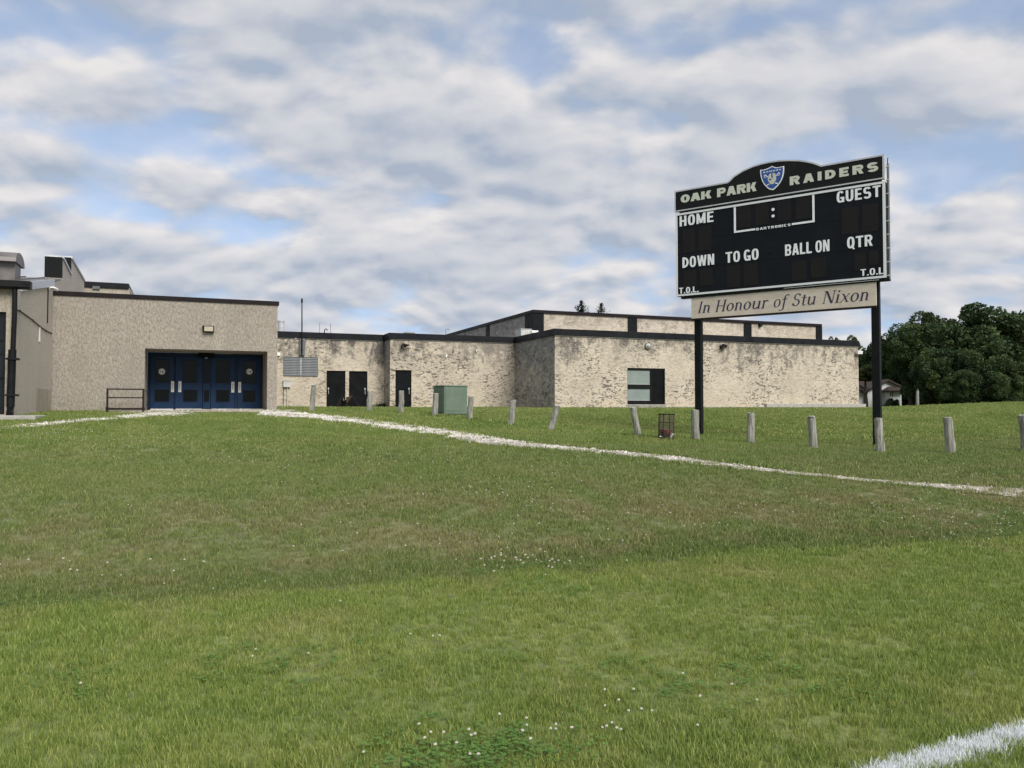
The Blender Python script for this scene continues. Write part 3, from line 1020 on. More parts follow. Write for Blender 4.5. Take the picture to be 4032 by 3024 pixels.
def flower_head_mb(seed, r=.0085):
    rnd = random.Random(seed)
    mb = MB()
    for i in range(26):
        z = 1 - 1.55 * (i + .5) / 26
        rr = math.sqrt(max(0, 1 - z * z)); a = i * 2.39996
        d = Vector((rr * math.cos(a), rr * math.sin(a), z))
        up = Vector((0, 0, 1)) if abs(d.z) < .9 else Vector((1, 0, 0))
        s1 = d.cross(up).normalized(); s2 = d.cross(s1)
        L = r * rnd.uniform(.85, 1.15)
        q = [d * r * .25 + s1 * r * .2, d * r * .25 - s1 * r * .2 + s2 * r * .05, d * r * .25 - s2 * r * .2, d * L]
        mb.add(q, [(0, 1, 3), (1, 2, 3), (2, 0, 3)])
    return mb

def make_flowers():
    heads = [flower_head_mb(70 + k).mesh("flower_head", M['petal']) for k in range(3)]
    stem = MB().tube([(0, 0, 0), (.003, .001, .035), (.001, 0, .068)], .0011, 5).mesh("stem", M['stem'])
    near = [(1645, 2853), (1675, 2910), (1747, 2885), (1690, 2888), (1850, 2876), (1853, 2894), (1870, 2900), (1966, 2814), (2074, 2833), (2075, 2855), (2056, 2882), (2171, 2872), (2189, 2875),
            (2193, 2864), (2250, 2872), (2087, 2916), (1848, 2976), (1886, 2980), (1720, 2940), (1806, 2924), (2384, 2718), (2491, 2716), (2436, 2753), (2383, 2774), (2478, 2804), (2531, 2790),
            (2569, 2804), (2373, 2866), (2396, 2870), (2425, 2867), (2446, 2872), (2409, 2848), (2688, 2654), (2880, 2696), (2983, 2756), (1617, 2496), (1708, 2503), (1731, 2508), (1006, 2557),
            (992, 2585), (1218, 2567), (319, 2693), (2743, 2852), (2752, 2747), (1434, 2965), (1340, 2372)]
    for i, (px, py) in enumerate(near):
        g = ground_hit(px, py)
        # the head is what the photograph shows: step the root towards the camera by the stem's parallax
        k = 1 - .062 / EYE if g[1] < 8 else 1
        x, y = g[0] * k, g[1] * k
        t = empty("clover_flower", (x, y, float(ground_z(x, y))), random.Random(i).uniform(0, 6.28))
        s = random.Random(i + 5).uniform(.85, 1.25)
        t.scale = (s, s, random.Random(i + 9).uniform(.85, 1.05))
        t.rotation_euler[0] = random.Random(i + 3).uniform(-.2, .2)
        tag(t, "white clover flower on a thin stem standing in the near grass", "flower", "clover flowers in the near grass")
        link(bpy.data.objects.new("stem", stem), t)
        h = link(bpy.data.objects.new("flower_head", heads[i % 3]), t)
        h.location = (.001, 0, .068)
    # the countless far ones
    P = []
    for px, py, hw, hh, n in [(3880, 2050, 330, 90, 90), (3500, 2010, 300, 60, 26), (2080, 2230, 180, 40, 40), (2050, 1950, 300, 60, 36), (600, 1740, 500, 40, 80), (250, 1720, 250, 40, 70), (1400, 1820, 700, 60, 70),
                              (1900, 2080, 900, 120, 40), (3000, 2030, 500, 80, 34), (600, 2290, 600, 60, 18), (3900, 1880, 300, 50, 20)]:
        for _ in range(n):
            q = ground_hit(RNG.normal(px, hw * .6), min(2350, max(1655, RNG.normal(py, hh * .6))))
            if q[1] > 3: P.append(q[:2])
    p = np.array(P)
    p = p[outside_school(p[:, 0], p[:, 1])]
    n = len(p)
    fl = []
    for k in range(3):
        mb = flower_head_mb(80 + k, .0095)
        mb.v = [(a, b_, c + .075) for a, b_, c in mb.v]
        fl.append(bpy.data.objects.new("far_flower_%d" % k, mb.mesh("far_flower", M['petal'])))
    scatter("clover_flowers", fl, np.stack([p[:, 0], p[:, 1], ground_z(p[:, 0], p[:, 1])], 1), np.stack([np.zeros(n), np.zeros(n), RNG.uniform(0, 6.28, n)], 1),
            RNG.uniform(.8, 1.3, n), RNG.integers(0, 3, n), "tiny white clover flowers dotted over the bank lawn", "flowers")
make_flowers()

# ------------------------------------------------------------------ the school (built in its own axes: x along the fronts, y into the building)
def bt(px, py, t):
    r = pix_dir(px, py); k = (t + BO @ BV) / (r[:2] @ BV); P = r[:2] * k
    return float((P - BO) @ BU), float(EYE + r[2] * k)

def bs(px, py, s):
    r = pix_dir(px, py); k = (s + BO @ BU) / (r[:2] @ BU); P = r[:2] * k
    return float((P - BO) @ BV), float(EYE + r[2] * k)

def C1(x, y): return (x * .51245, 900 + y * .51245)
def C2(x, y): return (400 + x * .40687, 1100 + y * .40687)
def C3(x, y): return (1050 + x * .3316, 1150 + y * .3316)
def C4(x, y): return (1600 + x * .3616, 1150 + y * .3616)
def C5(x, y): return (2100 + x * .3917, 1150 + y * .3917)
def C7(x, y): return (2600 + x * .42194, 1150 + y * .42194)

school = empty("school_building", (BO[0], BO[1], 0), BA)
tag(school, "long low cream school building with blue doors and black roof edges", "building")
ZB = .9                      # walls start below the turf
T1, T2, T3, TG = 14.4, 13.0, 7.4, 16.0
ZR = 5.80                    # top of the low roof edge
ZF = 5.45                    # underside of it

def front_wall(mb, s0, s1, z0, z1, t, holes, depth):
    """a front face at y=t with rectangular openings whose reveals go back by depth"""
    xs = sorted({s0, s1, *[h[0] for h in holes], *[h[1] for h in holes]})
    zs = sorted({z0, z1, *[h[2] for h in holes], *[h[3] for h in holes]})
    for i in range(len(xs) - 1):
        for j in range(len(zs) - 1):
            mx, mz = (xs[i] + xs[i + 1]) / 2, (zs[j] + zs[j + 1]) / 2
            if any(h[0] < mx < h[1] and h[2] < mz < h[3] for h in holes):
                continue
            mb.add([(xs[i], t, zs[j]), (xs[i + 1], t, zs[j]), (xs[i + 1], t, zs[j + 1]), (xs[i], t, zs[j + 1])], [(0, 1, 2, 3)])
    for a, b_, c, d in holes:
        q = t + depth
        mb.add([(a, t, c), (a, q, c), (a, q, d), (a, t, d)], [(0, 1, 2, 3)])
        mb.add([(b_, t, c), (b_, q, c), (b_, q, d), (b_, t, d)], [(3, 2, 1, 0)])
        mb.add([(a, t, d), (b_, t, d), (b_, q, d), (a, q, d)], [(0, 1, 2, 3)])
        mb.add([(a, t, c), (b_, t, c), (b_, q, c), (a, q, c)], [(3, 2, 1, 0)])
    return mb

def raw(mb, name, mat, parent):
    """build without recalculating normals (open sheets)"""
    me = bpy.data.meshes.new(name)
    me.from_pydata(mb.v, [], mb.f)
    me.materials.append(M[mat])
    return link(bpy.data.objects.new(name, me), parent)

# --- entrance block
def entrance():
    sL, sR = -7.4, 0.0
    o0, z_top = bt(571, 1375, 0)
    o1 = bt(1053, 1381, 0)[0]
    z_top = 3.70; RD = 2.0; ZT = 5.56
    mb = MB()
    front_wall(mb, sL, sR, ZB, ZT - .06, 0.0, [(o0, o1, ZB + .05, z_top)], RD)
    mb.add([(sR, 0, ZB), (sR, 14, ZB), (sR, 14, ZT - .06), (sR, 0, ZT - .06)], [(0, 1, 2, 3)])
    w = raw(mb, "entrance_wall", 'stucco', school)
    w["label"] = "tan rough stucco entrance block"
    e = MB()
    e.box(sL + .003, sR + .05, -.05, .30, ZT - .11, ZT + .03)
    e.box(sR - .25, sR + .05, .30, 14, ZT - .11, ZT + .03)
    e.build("entrance_roof_edge", M['fascia_brown'], school)
    box("entrance_roof", sL + .01, sR - .26, .31, 14, ZT - .16, ZT - .06, 'roof', school)
    # glazed screen at the back of the recess
    t = RD
    fr = MB()
    zs0 = 1.535
    fr.box(o0 + .002, o1 - .002, t - .02, t + .10, z_top - .14, z_top - .002)           # head
    fr.box(o0 + .002, o0 + .09, t - .02, t + .10, zs0, z_top - .14)
    fr.box(o1 - .09, o1 - .002, t - .02, t + .10, zs0, z_top - .14)
    xs = [bt(*C2(x, 1000), t)[0] for x in (470, 702, 714, 977, 1058, 1290, 1318, 1548)]
    zt = z_top - .145
    fr.box(xs[1] + .003, xs[2] - .003, t - .02, t + .10, zs0, zt)
    fr.box(xs[5] + .003, xs[6] - .003, t - .02, t + .10, zs0, zt)
    fr.build("door_frame", M['blue_dark'], school, bevel=.006)
    box("recess_back", o0, o1, t + .30, t + .34, ZB, z_top, 'black', school)
    zu0, zu1 = 2.56, 3.42       # upper panes
    zl0, zl1 = 1.83, 2.28       # lower panes
    hand = [(xs[0], xs[1], (672, 702), (525, 655), (515, 652), 583), (xs[2], xs[3], (742, 772), (788, 925), (790, 925), None),
            (xs[4], xs[5], (1255, 1285), (1108, 1240), (1110, 1238), None), (xs[6], xs[7], (1322, 1350), (1362, 1495), (1368, 1485), 1431)]
    names = ["leftmost blue door with a round white sticker", "second blue door from the left", "third blue door from the left", "rightmost blue door with a round white sticker"]
    def leaf(a, b_, panes, nm, lab):
        mb = MB()
        front_wall(mb, a + .004, b_ - .004, zs0 + .025, zt - .004, t + .01, panes, .03)
        mb.add([(a + .004, t + .06, zs0 + .025), (a + .004, t + .06, zt), (a + .004, t + .01, zt), (a + .004, t + .01, zs0 + .025)], [(0, 1, 2, 3)])
        d = raw(mb, nm, 'blue', school)
        if lab: d["label"] = lab
        for (p0, p1, q0, q1) in panes:
            box("pane", p0 - .003, p1 + .003, t + .035, t + .045, q0 - .003, q1 + .003, 'glass', d)
            bd = MB()
            bd.box(p0 - .018, p1 + .018, t - .002, t + .009, q1, q1 + .018); bd.box(p0 - .018, p1 + .018, t - .002, t + .009, q0 - .018, q0)
            bd.box(p0 - .018, p0, t - .002, t + .009, q0, q1); bd.box(p1, p1 + .018, t - .002, t + .009, q0, q1)
            bd.build("glazing_bead", M['blue_dark'], d)
        return d
    for (a, b_, hx, ux, lx, st), lab in zip(hand, names):
        ua, ub = (bt(*C2(x, 900), t)[0] for x in ux)
        la, lb = (bt(*C2(x, 1120), t)[0] for x in lx)
        d = leaf(a, b_, [(ua, ub, zu0, zu1), (la, lb, zl0, zl1)], "door", lab)
        h0, h1 = (bt(*C2(x, 1040), t)[0] for x in hx)
        hp = MB().box(h0, h1, t - .012, t + .008, 2.19, 2.61)
        hp.build("push_plate", M['white'], d, bevel=.004)
        hm = (h0 + h1) / 2
        MB().tube([(hm, t - .015, 2.28), (hm, t - .06, 2.30), (hm, t - .06, 2.50), (hm, t - .015, 2.52)], .011, 8).build("pull_handle", M['steel'], d, True)
        box("door_sill", a + .02, b_ - .02, t - .03, t + .055, zs0 - .02, zs0 + .022, 'white', d)
        if st:
            sx, sz = bt(*C2(st, 892), t)
            mb = MB()
            mb.prism([(sx + .115 * math.cos(k * .2618), sz + .115 * math.sin(k * .2618)) for k in range(24)], 'y', t + .024, t + .033)
            sticker = mb.build("round_sticker", M['white'], d)
            mk = MB()       # the dark swirl mark printed on it
            ring = [(sx - .035 + .042 * math.cos(k * .3), sz + .01 + .055 * math.sin(k * .3)) for k in range(4, 17)]
            for i in range(len(ring) - 1):
                (xa, za), (xb, zb) = ring[i], ring[i + 1]
                mk.add([(xa, t + .0235, za), (xb, t + .0235, zb), (xb + .02, t + .0235, zb), (xa + .02, t + .0235, za)], [(0, 1, 2, 3)])
            mk.add([(sx + .0, t + .023, sz + .05), (sx + .06, t + .023, sz + .01), (sx + .045, t + .023, sz - .04), (sx + .0, t + .023, sz - .065), (sx + .02, t + .023, sz - .01)], [(0, 1, 2, 3, 4)])
            mk.build("printed_mark", M['black'], sticker)
    # narrow centre light
    c0, c1 = (bt(*C2(x, 900), t)[0] for x in (993, 1042))
    leaf(xs[3] + .01, xs[4] - .01, [(c0, c1, zu0, zu1), (c0, c1, zl0, zl1)], "sidelight", "narrow blue sidelight between the two door pairs")
    # sensor housing under the soffit
    k0, k1 = (bt(*C2(x, 715), t)[0] for x in (932, 1090))
    k = box("soffit_housing", k0, k1, t - .38, t - .03, z_top - .17, z_top - .004, 'black', school, .01)
    MB().lathe([(.05, 0), (.05, -.03), (.02, -.05)], 12, ((k0 + k1) / 2, t - .2, z_top - .172)).build("sensor_dome", M['steel'], k, True)
entrance()

# --- low wing behind and right block
d_l0, d_zt = bt(1285, 1460, T1 + .1); d_l1 = bt(*C3(935, 1100), T1)[0]; d_r0 = bt(*C3(978, 1100), T1)[0]; d_r1 = bt(1447, 1460, T1)[0]
ZD = 3.68
e0, e1 = bt(1557, 1500, T2)[0], bt(1620, 1500, T2)[0]
w0, w1 = bt(*C5(945, 900), T3)[0], bt(*C5(1325, 900), T3)[0]
wz1, wz0 = bt(*C5(1130, 765), T3)[1], bt(*C5(1130, 1130), T3)[1]
S12, S23, SE = 7.38, 14.95, 36.05
def low_wing():
    def skin(name, mat, fn, label):
        mb = MB(); fn(mb)
        o = raw(mb, name, mat, school); o["label"] = label
    skin("wing_wall", 'wall_mid', lambda m: front_wall(m, -.2, S12, ZB, ZF + .1, T1, [(d_l0, d_r1, 1.56, ZD)], .22), "cream stained wall with louvred vent and two black doors")
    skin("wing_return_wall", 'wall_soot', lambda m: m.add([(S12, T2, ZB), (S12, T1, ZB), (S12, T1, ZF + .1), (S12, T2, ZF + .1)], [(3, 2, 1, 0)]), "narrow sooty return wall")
    skin("wing_wall", 'wall_light', lambda m: front_wall(m, S12, S23, ZB, ZF + .1, T2, [(e0, e1, 1.56, 3.72)], .16), "chipped cream wall behind the green cabinet")
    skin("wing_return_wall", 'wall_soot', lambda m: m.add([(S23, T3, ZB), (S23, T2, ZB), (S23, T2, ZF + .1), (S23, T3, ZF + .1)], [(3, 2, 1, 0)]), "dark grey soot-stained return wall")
    skin("wing_wall", 'wall_clean', lambda m: front_wall(m, S23, SE, ZB, ZF + .1, T3, [(w0, w1, wz0, wz1)], .14), "long cream wall with one window behind the scoreboard")
    skin("wing_end_wall", 'wall_clean', lambda m: m.add([(SE, T3, ZB), (SE, T3 + 26, ZB), (SE, T3 + 26, ZF + .1), (SE, T3, ZF + .1)], [(0, 1, 2, 3)]), "cream end wall")
    # roof edge, one length per wall
    p = .09
    def edge(x0, x1, y0, y1):
        mb = MB().box(x0, x1, y0, y1, ZF, ZR)
        o = mb.build("roof_edge", M['fascia'], school, bevel=.012)
        return o
    edge(-.1, S12 - p - .003, T1 - p, T1 + .25)
    edge(S12 - p, S12 + .25, T2 + .26, T1 + .24)
    edge(S12 - p, S23 - p - .003, T2 - p, T2 + .25)
    edge(S23 - p, S23 + .25, T3 + .26, T2 + .24)
    edge(S23 - p, SE + .02, T3 - p, T3 + .25)
    edge(SE - .25, SE + p, T3 + .26, T3 + 26)
    # thin drip flashing under the edge
    for x0, x1, t in ((-.1, S12 - .1, T1), (S12, S23 - .1, T2), (S23, SE, T3)):
        box("drip_flashing", x0, x1, t - .05, t - .004, ZF - .03, ZF - .003, 'offwhite', school)
    r = MB()
    r.box(-.2, S12, T1 + .26, 40, ZR - .22, ZR - .12); r.box(S12 + .26, S23, T2 + .26, 40, ZR - .225, ZR - .125); r.box(S23 + .26, SE - .26, T3 + .26, 40, ZR - .23, ZR - .13)
    r.build("flat_roof", M['roof'], school)
    # concrete footing that shows at the right end
    f = MB().box(bt(3010, 1590, T3)[0], SE + .38, T3 - .20, T3 + .3, ZB, 1.83)
    f.build("concrete_footing", M['concrete'], school, bevel=.015)
    box("concrete_footing", w0 - .6, bt(3010, 1590, T3)[0] - .002, T3 - .10, T3 + .3, ZB, 1.66, 'concrete', school, .015)
    box("concrete_footing", S23 - .03, w0 - .61, T3 - .08, T3 + .2, ZB, 1.60, 'concrete', school, .015)
    box("concrete_footing", S12 - .03, S23 - .05, T2 - .08, T2 + .2, ZB, 1.585, 'concrete', school, .015)
    # black doors
    def black_door(a, b_, t, zt, side, lab):
        d = MB().box(a + .03, b_ - .03, t + .08, t + .13, 1.60, zt - .04).build("black_door", M['black'], school, bevel=.004)
        d["label"] = lab
        fr = MB().box(a + .001, a + .03, t + .05, t + .14, 1.565, zt - .002); fr.box(b_ - .03, b_ - .001, t + .05, t + .14, 1.565, zt - .002); fr.box(a + .03, b_ - .03, t + .05, t + .14, zt - .04, zt - .002)
        fr.build("jamb", M['pilaster'], d)
        hx = a + .12 if side < 0 else b_ - .12
        MB().tube([(hx, t + .08, 2.35), (hx, t + .02, 2.37), (hx, t + .02, 2.55), (hx, t + .08, 2.57)], .014, 8).build("handle", M['steel'], d, True)
        MB().box(hx - .035, hx + .035, t + .065, t + .079, 2.62, 2.72).build("lock_plate", M['steel'], d)
        return d
    black_door(d_l0, d_l1, T1 + .02, ZD, -1, "left black door of the pair beside the tripod")
    black_door(d_r0, d_r1, T1 + .02, ZD, 1, "right black door of the pair beside the tripod")
    box("door_mullion", d_l1 + .002, d_r0 - .002, T1 + .01, T1 + .16, 1.562, ZD - .001, 'wall_clean', school)
    box("door_step", d_l0 - .1, d_r1 + .1, T1 - .5, T1 - .001, 1.2, 1.60, 'concrete', school, .01)
    dd = black_door(e0, e1, T2, 3.72, 1, "single black door with a dark glass upper half")
    box("glass_panel", e0 + .16, e1 - .16, T2 + .070, T2 + .078, 2.62, 3.5, 'glass', dd)
    # window with two pale blinds and a black panel
    wn_ = MB()
    m0 = bt(*C5(1180, 900), T3)[0]
    zz = [bt(*C5(1060, y), T3)[1] for y in (785, 928, 972, 1090, 1130)]
    y0, y1 = T3 + .05, T3 + .11
    wn_.box(w0 + .001, w1 - .001, y0, y1, zz[0], wz1 - .001)
    wn_.box(w0 + .001, w0 + .04, y0, y1, wz0 + .001, zz[0]); wn_.box(m0, m0 + .09, y0, y1, wz0 + .001, zz[0]); wn_.box(w1 - .04, w1 - .001, y0, y1, wz0 + .001, zz[0])
    wn_.box(w0 + .04, m0, y0, y1, zz[2], zz[1]); wn_.box(w0 + .04, m0, y0, y1, wz0 + .001, zz[3])
    win = wn_.build("window", M['pilaster'], school, bevel=.004)
    win["label"] = "black framed window with two pale panes and a black panel"
    for za, zb in ((zz[1], zz[0]), (zz[3], zz[2])):
        b_ = box("roller_blind", w0 + .03, m0 + .01, T3 + .095, T3 + .105, za - .01, zb + .01, 'blind', win)
    for za, zb in ((zz[1], zz[0]), (zz[3], zz[2])):
        box("pane_edge", w0 + .04, m0 - .001, T3 + .078, T3 + .09, za, za + .02, 'offwhite', win)
    box("solid_panel", m0 + .09, w1 - .04, T3 + .08, T3 + .10, wz0 + .03, zz[0], 'black', win)
    box("window_sill", w0 - .06, w1 + .05, T3 - .05, T3 + .045, wz0 - .07, wz0 - .003, 'concrete', win, .006)
    # louvred vent on wall 1
    l0, lz1 = bt(*C3(200, 765), T1); l1, lz0 = bt(*C3(607, 1000), T1)
    lv = MB()
    for a, b_, c, d in ((l0, l1, lz1 - .04, lz1), (l0, l1, lz0, lz0 + .04), (l0, l0 + .04, lz0 + .04, lz1 - .04), (l1 - .04, l1, lz0 + .04, lz1 - .04)):
        lv.box(a, b_, T1 - .05, T1 - .003, c, d)
    L = lv.build("louvre_vent", M['louver'], school, bevel=.004)
    L["label"] = "grey two-panel louvred vent"
    lm = (l0 + l1) / 2
    box("divider", lm - .025, lm + .025, T1 - .062, T1 - .004, lz0 + .04, lz1 - .04, 'steel', L)
    box("vent_back", l0 + .04, l1 - .04, T1 - .012, T1 - .004, lz0 + .04, lz1 - .04, 'fascia', L)
    n = 11
    sm = {}
    for side, (a, b_) in enumerate(((l0 + .042, lm - .027), (lm + .027, l1 - .042))):
        me = MB().prism([(-.045, -.048), (-.037, -.048), (.0, .03), (-.008, .03)], 'x', a, b_).mesh("slat", M['louver'])
        for i in range(n):
            o = link(bpy.data.objects.new("slat", me), L)
            o.location = (0, T1 - .012, lz0 + .09 + (lz1 - lz0 - .16) * i / (n - 1))
low_wing()

# --- taller gymnasium block
def gym():
    s0, zt = 17.47, 7.90
    s1 = 41.1
    t0, t1 = TG, TG + 26
    mb = MB().add([(s0, t0, 5), (s1, t0, 5), (s1, t0, zt - .18), (s0, t0, zt - .18)], [(0, 1, 2, 3)])
    raw(mb, "gym_front_wall", 'wall_gym', school)["label"] = "cream upper wall of the taller block"
    mb = MB().add([(s0, t0, 5), (s0, t1, 5), (s0, t1, zt - .18), (s0, t0, zt - .18)], [(3, 2, 1, 0)])
    raw(mb, "gym_side_wall", 'wall_gym_side', school)["label"] = "stained side wall of the taller block, shade painted into its grey"
    mb = MB().add([(s1, t0, 5), (s1, t1, 5), (s1, t1, zt - .18), (s1, t0, zt - .18)], [(0, 1, 2, 3)])
    raw(mb, "gym_side_wall", 'wall_gym', school)
    box("gym_roof", s0 + .3, s1 - .3, t0 + .3, t1, zt - .25, zt - .15, 'roof', school)
    e = MB().box(s0 - .10, s1 + .05, t0 - .10, t0 + .2, zt - .20, zt)
    e.build("gym_roof_edge", M['fascia_brown'], school, bevel=.012)
    MB().box(s0 - .10, s0 + .2, t0 + .203, t1, zt - .20, zt).build("gym_roof_edge", M['fascia'], school, bevel=.012)
    for a, b_ in ((s0 - .06, bt(*C5(103, 300), t0)[0]), (bt(*C5(948, 300), t0)[0], bt(*C5(1040, 300), t0)[0]), (bt(2735, 1290, t0)[0], bt(2760, 1290, t0)[0]),
                  (bt(*C7(777, 330), t0)[0], bt(*C7(848, 330), t0)[0]), (bt(*C7(1450, 360), t0)[0], s1 + .10)):
        box("pilaster", a, b_, t0 - .05, t0 - .002, 5.0, zt - .203, 'pilaster', school)
    q0, q1 = bs(1928, 1290, s0)[0], bs(1915, 1290, s0)[0]
    box("pilaster", s0 - .055, s0 - .003, min(q0, q1), max(q0, q1), 5.0, zt - .203, 'pilaster', school)
    box("pilaster", s0 - .058, s0 - .003, t0 - .001, t0 + 1.3, 5.0, zt - .203, 'pilaster', school)
    # small dark fitting under the gym roof edge
    a, z = bt(*C7(925, 290), t0)
    box("eave_fitting", a - .12, a + .12, t0 - .2, t0 - .003, zt - .42, zt - .205, 'pilaster', school, .01)
gym()

# --- left wing with the sloping metal roof
def left_wing():
    sp = -7.4
    tf = -6.6
    # wall profile in (t, z) on the visible side
    P1 = bs(77, 1137, sp); P2 = bs(203, 1107, sp)
    zf = 4.78; zb = 5.92
    zat = lambda t: zf + (zb - zf) * (t - tf) / (0.3 - tf)
    outline = [(tf, ZB), (0.0, ZB), (0.0, zat(0)), (tf, zat(tf))]
    mb = MB().add([(sp, t, z) for t, z in outline], [(0, 1, 2, 3)])
    w = raw(mb, "left_wing_side_wall", 'stucco_grey', school)
    w["label"] = "smooth grey tan side wall of the left wing"
    # patched paler render
    t0, z0 = bs(*C1(275, 1425), sp); t1, z1 = bs(*C1(385, 1240), sp)
    box("render_patch", sp + .001, sp + .006, t0, -.12, 1.1, z1, 'stucco_pale', school)
    # front wall of the wing with a tall dark window
    fw = MB()
    ws1 = bt(*C1(45, 800), tf)[0]; wz = bt(*C1(20, 640), tf)[1]
    front_wall(fw, -14, sp, ZB, zf - .05, tf, [(-13, ws1, 1.42, wz)], .15)
    raw(fw, "left_wing_front_wall", 'stucco_pale', school)
    g = MB()
    g.box(-13, ws1 - .002, tf + .06, tf + .12, wz - .09, wz - .001); g.box(ws1 - .07, ws1 - .001, tf + .06, tf + .12, 1.425, wz - .09); g.box(-13, ws1 - .07, tf + .06, tf + .12, 1.425, 1.52)
    for zz in (2.35, 3.0, 3.35):
        g.box(-13, ws1 - .07, tf + .06, tf + .12, zz, zz + .06)
    wo = g.build("tall_window", M['fascia'], school, bevel=.004)
    lv = [1.52, 2.35, 3.0, 3.35, wz - .09]
    for i in range(4):
        box("pane", -12.9, ws1 - .06, tf + .085, tf + .095, lv[i] + (.06 if i else 0) - .003, lv[i + 1] + .003, 'glass_win', wo)
    # metal roof
    r = MB().prism([(tf - .25, zat(tf - .25) + .02), (2.2, zat(2.2) + .02), (2.2, zat(2.2) + .09), (tf - .25, zat(tf - .25) + .09)], 'x', -14, sp - .02)
    r.build("metal_roof", M['metal_roof'], school)
    fl = MB().prism([(tf + .9, zat(tf + .9) - .12), (-.02, zat(-.02) - .12), (-.02, zat(-.02) + .12), (tf + .9, zat(tf + .9) + .12)], 'x', sp - .018, sp + .05)
    fl.build("verge_flashing", M['flash'], school)
    # standing seams
    for k in range(7):
        s = sp - .6 - k * .6
        MB().prism([(tf - .2, zat(tf - .2) + .09), (2.15, zat(2.15) + .09), (2.15, zat(2.15) + .13), (tf - .2, zat(tf - .2) + .13)], 'x', s, s + .03).build("roof_seam", M['metal_roof'], school)
    # gutter and downpipe at the front corner
    gz = zf + .10
    gut = MB().prism([(tf - .30, gz - .11), (tf - .20, gz - .15), (tf - .03, gz - .15), (tf - .03, gz + .04), (tf - .05, gz + .04), (tf - .05, gz - .13), (tf - .19, gz - .13), (tf - .28, gz - .10), (tf - .28, gz + .05), (tf - .30, gz + .05)], 'x', -14, sp + .42)
    gut.build("gutter", M['pipe'], school)
    box("gutter_end_cap", sp + .421, sp + .435, tf - .30, tf - .03, gz - .15, gz + .05, 'pipe', school)
    x = sp + .06
    MB().tube([(x, tf - .16, gz - .13), (x, tf - .16, gz - .9), (x - .02, tf - .16, 3.05)], .062, 10).build("downpipe", M['pipe'], school, True)
    MB().tube([(x - .03, tf - .17, 3.12), (x - .05, tf - .17, 1.62)], .095, 10).build("downpipe_sleeve", M['pipe'], school, True)
    MB().tube([(x - .05, tf - .17, 1.62), (x - .05, tf - .20, 1.5), (x - .02, tf - .42, 1.42)], .085, 10).build("downpipe_shoe", M['pipe'], school, True)
    for z in (2.85, 1.9):
        box("pipe_bracket", x - .16, x + .12, tf - .29, tf - .003, z, z + .05, 'pipe', school)
    # wedge roof scoops
    for nm, ta, tb, w in (("roof_scoop", 2.05, 4.35, .55), ("roof_scoop", 4.36, 8.6, .8)):
        px = 253.6 if w < .6 else 287
        ztop = bs(px, 1026, sp)[1]
        zend = bs(287, 1092, sp)[1] if w < .6 else bs(338, 1115, sp)[1]
        base = 5.45
        o = MB().prism([(ta, base), (tb, base), (tb, zend), (ta, ztop)], 'x', sp - w, sp).build(nm, M['stucco_grey'], school)
        zz = bs(253.6, 1102, sp)[1] if w < .6 else ztop - .75
        box("dark_louvre", sp - w - .02, sp + .004, ta - .03, ta - .002, zz, ztop + .04, 'pilaster', o)
        L = Vector((tb - ta, zend - ztop)); Ln = L.normalized(); nn = Vector((-Ln.y, Ln.x))
        q = [(ta - .03, ztop), (tb, zend), (tb + nn.x * .07, zend + nn.y * .07), (ta - .03 + nn.x * .07, ztop + nn.y * .07 + .02)]
        MB().prism(q, 'x', sp - w - .03, sp + .04).build("slope_flashing", M['flash'], o)
    MB().add([(sp, 0, 5.3), (sp, 9.5, 5.3), (sp, 9.5, 6.3), (sp, 2.0, 6.26), (sp, .0, zat(0))], [(0, 1, 2, 3, 4)])
    raw(MB().add([(sp - .002, 0.001, 5.3), (sp - .002, 9.5, 5.3), (sp - .002, 9.5, 6.55), (sp - .002, 2.0, 6.26), (sp - .002, .001, zat(0) - .01)], [(0, 1, 2, 3, 4)]), "left_wing_upper_wall", 'stucco_grey', school)
    raw(MB().add([(sp - 3, 2.02, 5.3), (sp - .003, 2.02, 5.3), (sp - .003, 2.02, 6.28), (sp - 3, 2.02, 6.28)], [(0, 1, 2, 3)]), "left_wing_step_wall", 'stucco_grey', school)
    # rounded hood ventilator on the roof
    hx, hz = bt(*C1(60, 370), -2.2)
    h0, h1 = hx - 1.0, bt(*C1(128, 300), -2.2)[0]
    ztop = bt(60, 985, -2.2)[1]; zmid = bt(60, 1032, -2.2)[1]
    box("ventilator_neck", h0 + .1, h1 - .06, -2.1, -1.2, 5.3, zmid + .02, 'metal_roof', school)
    prof_ = [(-2.35, zmid), (-.9, zmid)] + [(-1.62 + .72 * math.cos(a), zmid + .04 + (ztop - zmid - .04) * math.sin(a)) for a in np.linspace(0, math.pi, 12)]
    MB().prism(prof_, 'x', h0, h1).build("ventilator_hood", M['metal_roof'], school, False)
    # distant block behind the entrance roof
    tq = 17.0
    a0, zq = bt(330, 1108, tq); a1 = bt(512, 1118, tq)[0]
    raw(MB().add([(a0 - 8, tq, 5), (a1 + .05, tq, 5), (a1 - .02, tq, zq - .25), (a0 - 8, tq, zq - .25)], [(0, 1, 2, 3)]), "rear_block_wall", 'stucco_pale', school)["label"] = "stained pale wall rising behind the entrance roof"
    raw(MB().add([(a1 + .05, tq, 5), (a1 + .25, tq + 3, 5), (a1 + .1, tq + 3, zq - .25), (a1 - .02, tq, zq - .25)], [(0, 1, 2, 3)]), "rear_block_wall", 'stucco_pale', school)
    MB().box(a0 - 8, a1 - .05, tq - .08, tq + 6, zq - .30, zq).build("rear_roof_edge", M['fascia'], school, bevel=.012)
    k0, kz = bt(*C1(712, 443), tq); k1 = bt(*C1(768, 443), tq)[0]
    box("rear_vent_grille", k0, k1, tq - .10, tq - .003, kz - .16, kz, 'louver', school, .01)
